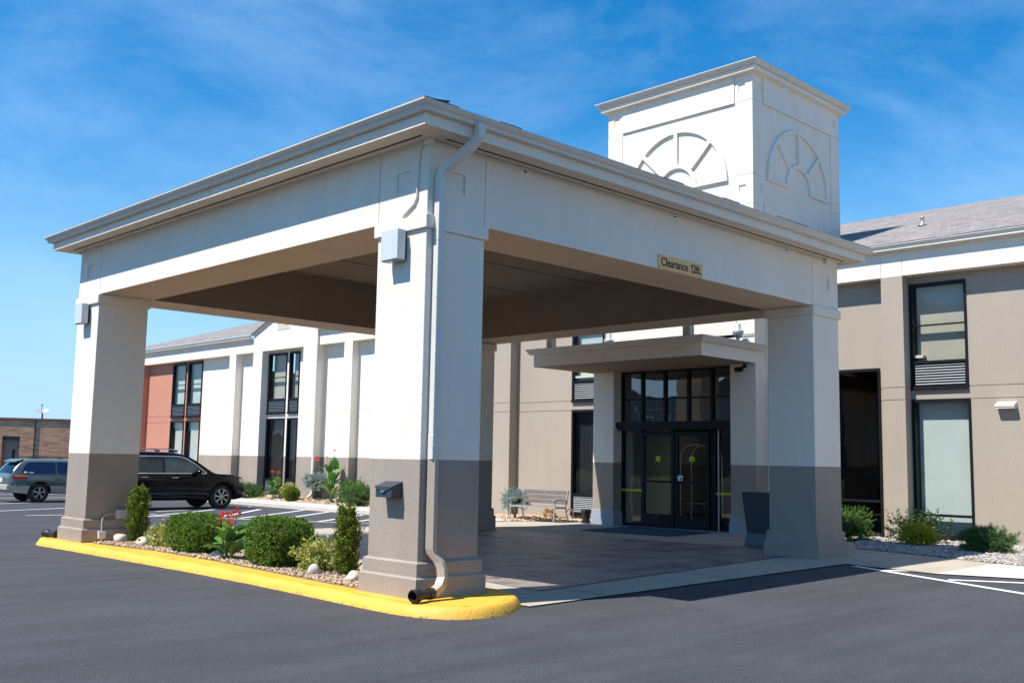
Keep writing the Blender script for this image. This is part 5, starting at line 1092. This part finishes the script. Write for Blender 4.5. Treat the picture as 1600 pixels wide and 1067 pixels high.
# green estate car
GRN = mat('grey_green_car_paint', (.10,.135,.128), .3, coat=.8, metal=.2); CLD = mat('beige_cladding', (.40,.37,.31), .5)
wag = dict(x0=-1.02, x1=3.72, paint=GRN, cladm=CLD, R=.33, track=.70, wheels=(0, 2.65), spokes=5, tumble=.34, handlem=BLKT,
  top=[(-1.02,.86),(-.96,.98),(-.80,1.22),(-.62,1.42),(-.52,1.475),(-.2,1.49),(.6,1.50),(1.3,1.48),(1.6,1.42),(2.0,1.20),(2.35,1.02),(2.9,.95),(3.4,.86),(3.65,.72),(3.72,.55)],
  bot=[(-1.02,.50),(-.9,.36),(-.4,.30),(3.2,.27),(3.72,.38)],
  wid=[(-1.02,.70),(-.9,.80),(-.5,.85),(.5,.865),(2.8,.86),(3.3,.82),(3.6,.70),(3.72,.56)],
  belt=[(-1.02,.98),(0,.965),(1.5,.94),(2.4,.90),(3.2,.82),(3.72,.54)], crease=((.52,.012),),
  clad=lambda x: .585, screens=[(1.62,2.30),(-.93,-.60)],
  panes=[(-.62,.52,lambda x: 1.0,lin((-.62,1.06),(-.42,1.385),(.52,1.40)),'cargo_window',mat('dark_blue_tint',(.008,.014,.05),.08,spec=.8),.008),(.58,1.10,lambda x: .99,lambda x: 1.40,'rear_door_window',mat('dark_blue_tint',(.008,.014,.05),.08,spec=.8),.008),(1.18,1.95,lambda x: .985,lin((1.18,1.395),(1.45,1.38),(1.95,1.08)),'front_door_window',CARW,.008),
         (-.90,-.45,lin((-.90,.80),(-.45,.80)),lin((-.90,.955),(-.45,.935)),'tail_light',mat('red_tail_lens',(.45,.02,.015),.25),.010),
         (-.86,-.42,lambda x: .895,lin((-.86,.95),(-.42,.935)),'indicator_lens',mat('amber_lens',(.75,.25,.03),.25),.013),
         (-.42,.40,lambda x: .575,lambda x: .60,'cladding_edge',BLKT,.010),
         (-.22,-.02,lambda x: .60,lin((-.22,.62),(-.12,.655),(-.02,.61)),'rust_patch',mat('rust',(.14,.05,.025),.9,var=.4,vscale=20),.006),
         (.02,.32,lambda x: .60,lin((.02,.615),(.15,.63),(.32,.605)),'rust_patch',mat('rust',(.14,.05,.025),.9,var=.4,vscale=20),.006),
         (-.55,-.44,lambda x: 1.02,lambda x: 1.07,'round_sticker',mat('white_plastic',(.8,.8,.8),.4),.012),(-.38,-.22,lambda x: 1.02,lambda x: 1.045,'sticker',mat('white_plastic',(.8,.8,.8),.4),.012)],
  gaps=[(.48,.62,.97),(1.15,.34,.95)], handles=[(.62,.79,.18)])
SW = .83
t, body, SV, ys_f, top_f, belt_f = car('parked_car', (5.25, 23.42+.70*SW+.08, -.039), 'green estate car with beige lower panels parked left of the left column', SW, wag)
for s in (-1, 1):
    m = MB(); m.tube([SV((-.38, s*.56, 1.47)), SV((-.30, s*.56, 1.545)), SV((0, s*.57, 1.565)), SV((1.0, s*.57, 1.565)), SV((1.25, s*.56, 1.50))], .015*SW, 8); m.obj('roof_rail', BLKT, t)
    m = MB(); m.ell(SV((1.9, s*.93, 1.02)), (.07*SW, .09*SW, .06*SW)); m.obj('door_mirror', BLKT, t)
m = MB(); a = SV((-.76, -.62, 1.40)); b = SV((-.60, .62, 1.475)); m.add([SV((-.78,-.60,1.415)), SV((-.78,.60,1.415)), SV((-.52,.60,1.495)), SV((-.52,-.60,1.495)), SV((-.78,-.60,1.38)), SV((-.78,.60,1.38)), SV((-.52,.60,1.455)), SV((-.52,-.60,1.455))], [(0,1,2,3),(4,7,6,5),(0,4,5,1),(1,5,6,2),(2,6,7,3),(3,7,4,0)]); m.obj('tailgate_spoiler', GRN, t)
m = MB(); m.box(*[v for ax in range(3) for v in (SV((-.745,-.16,1.37))[ax], SV((-.73,.16,1.395))[ax])]); m.obj('brake_light', mat('amber_lens',(.75,.25,.03),.25), t)
m = MB(); m.box(*[v for ax in range(3) for v in (SV((-1.07,-.74,.42))[ax], SV((-.93,.74,.62))[ax])]); m.obj('rear_bumper', CLD, t, bevel=.03)
m = MB(); m.box(*[v for ax in range(3) for v in (SV((-1.035,-.16,.70))[ax], SV((-1.01,.16,.84))[ax])]); m.obj('number_plate', mat('white_plastic',(.8,.8,.8),.4), t)
for x in (.25, 1.0): m = MB(); m.box(*[v for ax in range(3) for v in (SV((x-.02,-.60,1.545))[ax], SV((x+.02,.60,1.57))[ax])]); m.obj('cross_bar', BLKT, t)
m = MB(); m.box(*[v for ax in range(3) for v in (SV((-.33,-.80,.14))[ax], SV((-.31,-.60,.40))[ax])]); m.obj('mud_flap', BLKT, t)

# ------------------------------------------------------------------ brick building and dish
BY = 62.0
brk = thing('brick_building', (10, BY, 0), 'long low brick building with a recessed door beyond the parked cars', 'building')
H_ = 3.50
def bdep(u, v):
    if DX0 < u < DX1 and v < 2.36: return .5
    return 0
DX0, DX1 = 16.75, 17.75
m = MB(); relief(m, lambda u, v, d: (u, BY+d, v), [-30, 45, DX0, DX1], [-.3, H_-.12, 2.36], bdep, lambda u, v: 0); m.box(-30, 45, BY+.6, BY+14, -.3, H_-.12, 0); m.obj('wall', BRICK, brk)
m = MB(); m.box(-30.05, 45.05, BY-.05, BY+14, H_-.12, H_); m.obj('coping', mat('red_brown_coping', (.30,.10,.07), .7), brk)
m = MB(); m.box(DX0+.12, DX1-.15, BY+.44, BY+.49, -.1, 2.1); d_ = m.obj('door', mat('taupe_door', (.36,.29,.23), .6), brk)
m = MB(); m.box(DX1-.45, DX1-.28, BY+.42, BY+.44, .9, 1.55); m.obj('door_window', BLKT, d_)
m = MB(); m.box(DX0+.02, DX1-.02, BY+.42, BY+.5, 2.12, 2.32); m.obj('transom', mat('dark_blue_tint2', (.01,.02,.05), .1), d_)
m = MB(); m.box(18.55, 18.60, BY-.05, BY-.001, .0, H_-.12); m.obj('wall_conduit', BLKT, brk)
dish = thing('satellite_dish', (18.81, BY+1.0, H_), 'satellite dish on the flat roof of the brick building', 'dish')
m = MB(); m.tube([(18.81,BY+1,H_),(18.81,BY+1,H_+.35)], .05, 8); m.obj('mast', GRD, dish)
m = MB(); vs = []; n = 20
for i in range(5):
    rr_ = .42*i/4; zz = .12*(i/4)**2
    for k in range(n): a = 2*math.pi*k/n; vs.append((18.81+rr_*math.cos(a)*.95, BY+1+rr_*math.sin(a)*.9, H_+.42+zz+rr_*math.sin(a)*.35))
m.add(vs, [(i*n+k, i*n+(k+1)%n, (i+1)*n+(k+1)%n, (i+1)*n+k) for i in range(4) for k in range(n)], 0, True); m.obj('reflector', mat('grey_dish', (.42,.43,.42), .5), dish)
m = MB(); m.tube([(18.81,BY+.6,H_+.36),(18.78,BY+.75,H_+.85)], .02, 6); m.ell((18.78,BY+.76,H_+.87),(.05,.05,.07)); m.obj('feed_horn', GRD, dish)


for ob in (brk, dish):       # turn the block about its visible middle so that its front looks towards the lot
    an = math.radians(-27); pc = Vector((12.5, BY, 0)); m4 = Matrix.Translation(pc) @ Matrix.Rotation(an, 4, 'Z') @ Matrix.Translation(-pc); ob.matrix_world = m4 @ Matrix.Translation(ob.location)

# ------------------------------------------------------------------ across the road: what the windows mirror
m = MB(); gsheet(m, [(-62,-60),(-30,-60),(-30,160),(-62,160)], .01, 6, 8); setting('grass_verge', m, mat('verge_grass', (.14,.14,.03), .95, col2=(.10,.13,.03), vscale=.6, var=.2, bump=.8, bscale=20), 'strip of grass across the lot')
st = thing('retail_store', (-75, 66, 0), 'wide grey store with curved gable and white lettering reflected in the lobby glass', 'building')
STM = mat('grey_store_panel', (.30,.28,.28), .8, var=.04, vscale=.5)
m = MB(); m.box(-90, -75, 20, 120, -.2, 9.9); m.obj('wall', STM, st)
for cy, w2 in ((57, 7), (80, 6)):
    m = MB(); pl = [(cy+w2*math.cos(math.pi*i/16), 9.9+1.9*math.sin(math.pi*i/16)) for i in range(17)]; m.prism(pl, -76, -74.8, axis='x'); m.obj('curved_gable', mat('brown_gable', (.20,.15,.12), .8), st)
SL = mat('white_sign_letters', (.8,.8,.8), .5)
for k, ch in enumerate('ORSCHELN'): text_mesh('sign_letter', ch, 1.15, SL, lambda u, v, d, k=k: (-74.9-d, 63.6+1.4*k+u, 7.15+v), st, ext=.05, bold=.01, sx=1.15)
m = MB()
for a, b, c, d in ((62.5,74.5,6.25,6.32),(62.5,74.5,8.0,8.07),(62.5,62.58,6.25,8.07),(74.42,74.5,6.25,8.07)): m.box(-74.95,-74.85,a,b,c,d)
m.obj('sign_frame', SL, st)
# luggage cart in the lobby
t = thing('luggage_cart', (12.9, 6.0, .055), 'brass luggage cart standing in the lobby behind the doors', 'cart')
BR = mat('brass_tube', (.55,.50,.38), .25, metal=.9)
m = MB(); m.box(12.7, 13.2, 5.45, 6.35, .20, .25); m.obj('deck', SEATM, t)
for x in (12.74, 13.16):
    m = MB(); m.tube([(x,5.5,.25),(x,5.5,1.55),(x,5.56,1.70),(x,5.70,1.80),(x,5.92,1.84),(x,6.12,1.80),(x,6.26,1.70),(x,6.31,1.55),(x,6.31,.25)], .014, 8); m.obj('hoop', BR, t)
m = MB(); m.tube([(12.74,5.92,1.84),(13.16,5.92,1.84)], .014, 8); m.tube([(12.74,5.5,.55),(12.74,6.31,.55)], .012, 6); m.obj('rail', BR, t)
for x in (12.76, 13.14):
    for y in (5.52, 6.28): m = MB(); m.lathe([(0,-.02),(.07,-.02),(.075,0),(.07,.02),(0,.02)], (x, y, .13), 14, axis='x'); m.obj('wheel', BLKT, t)
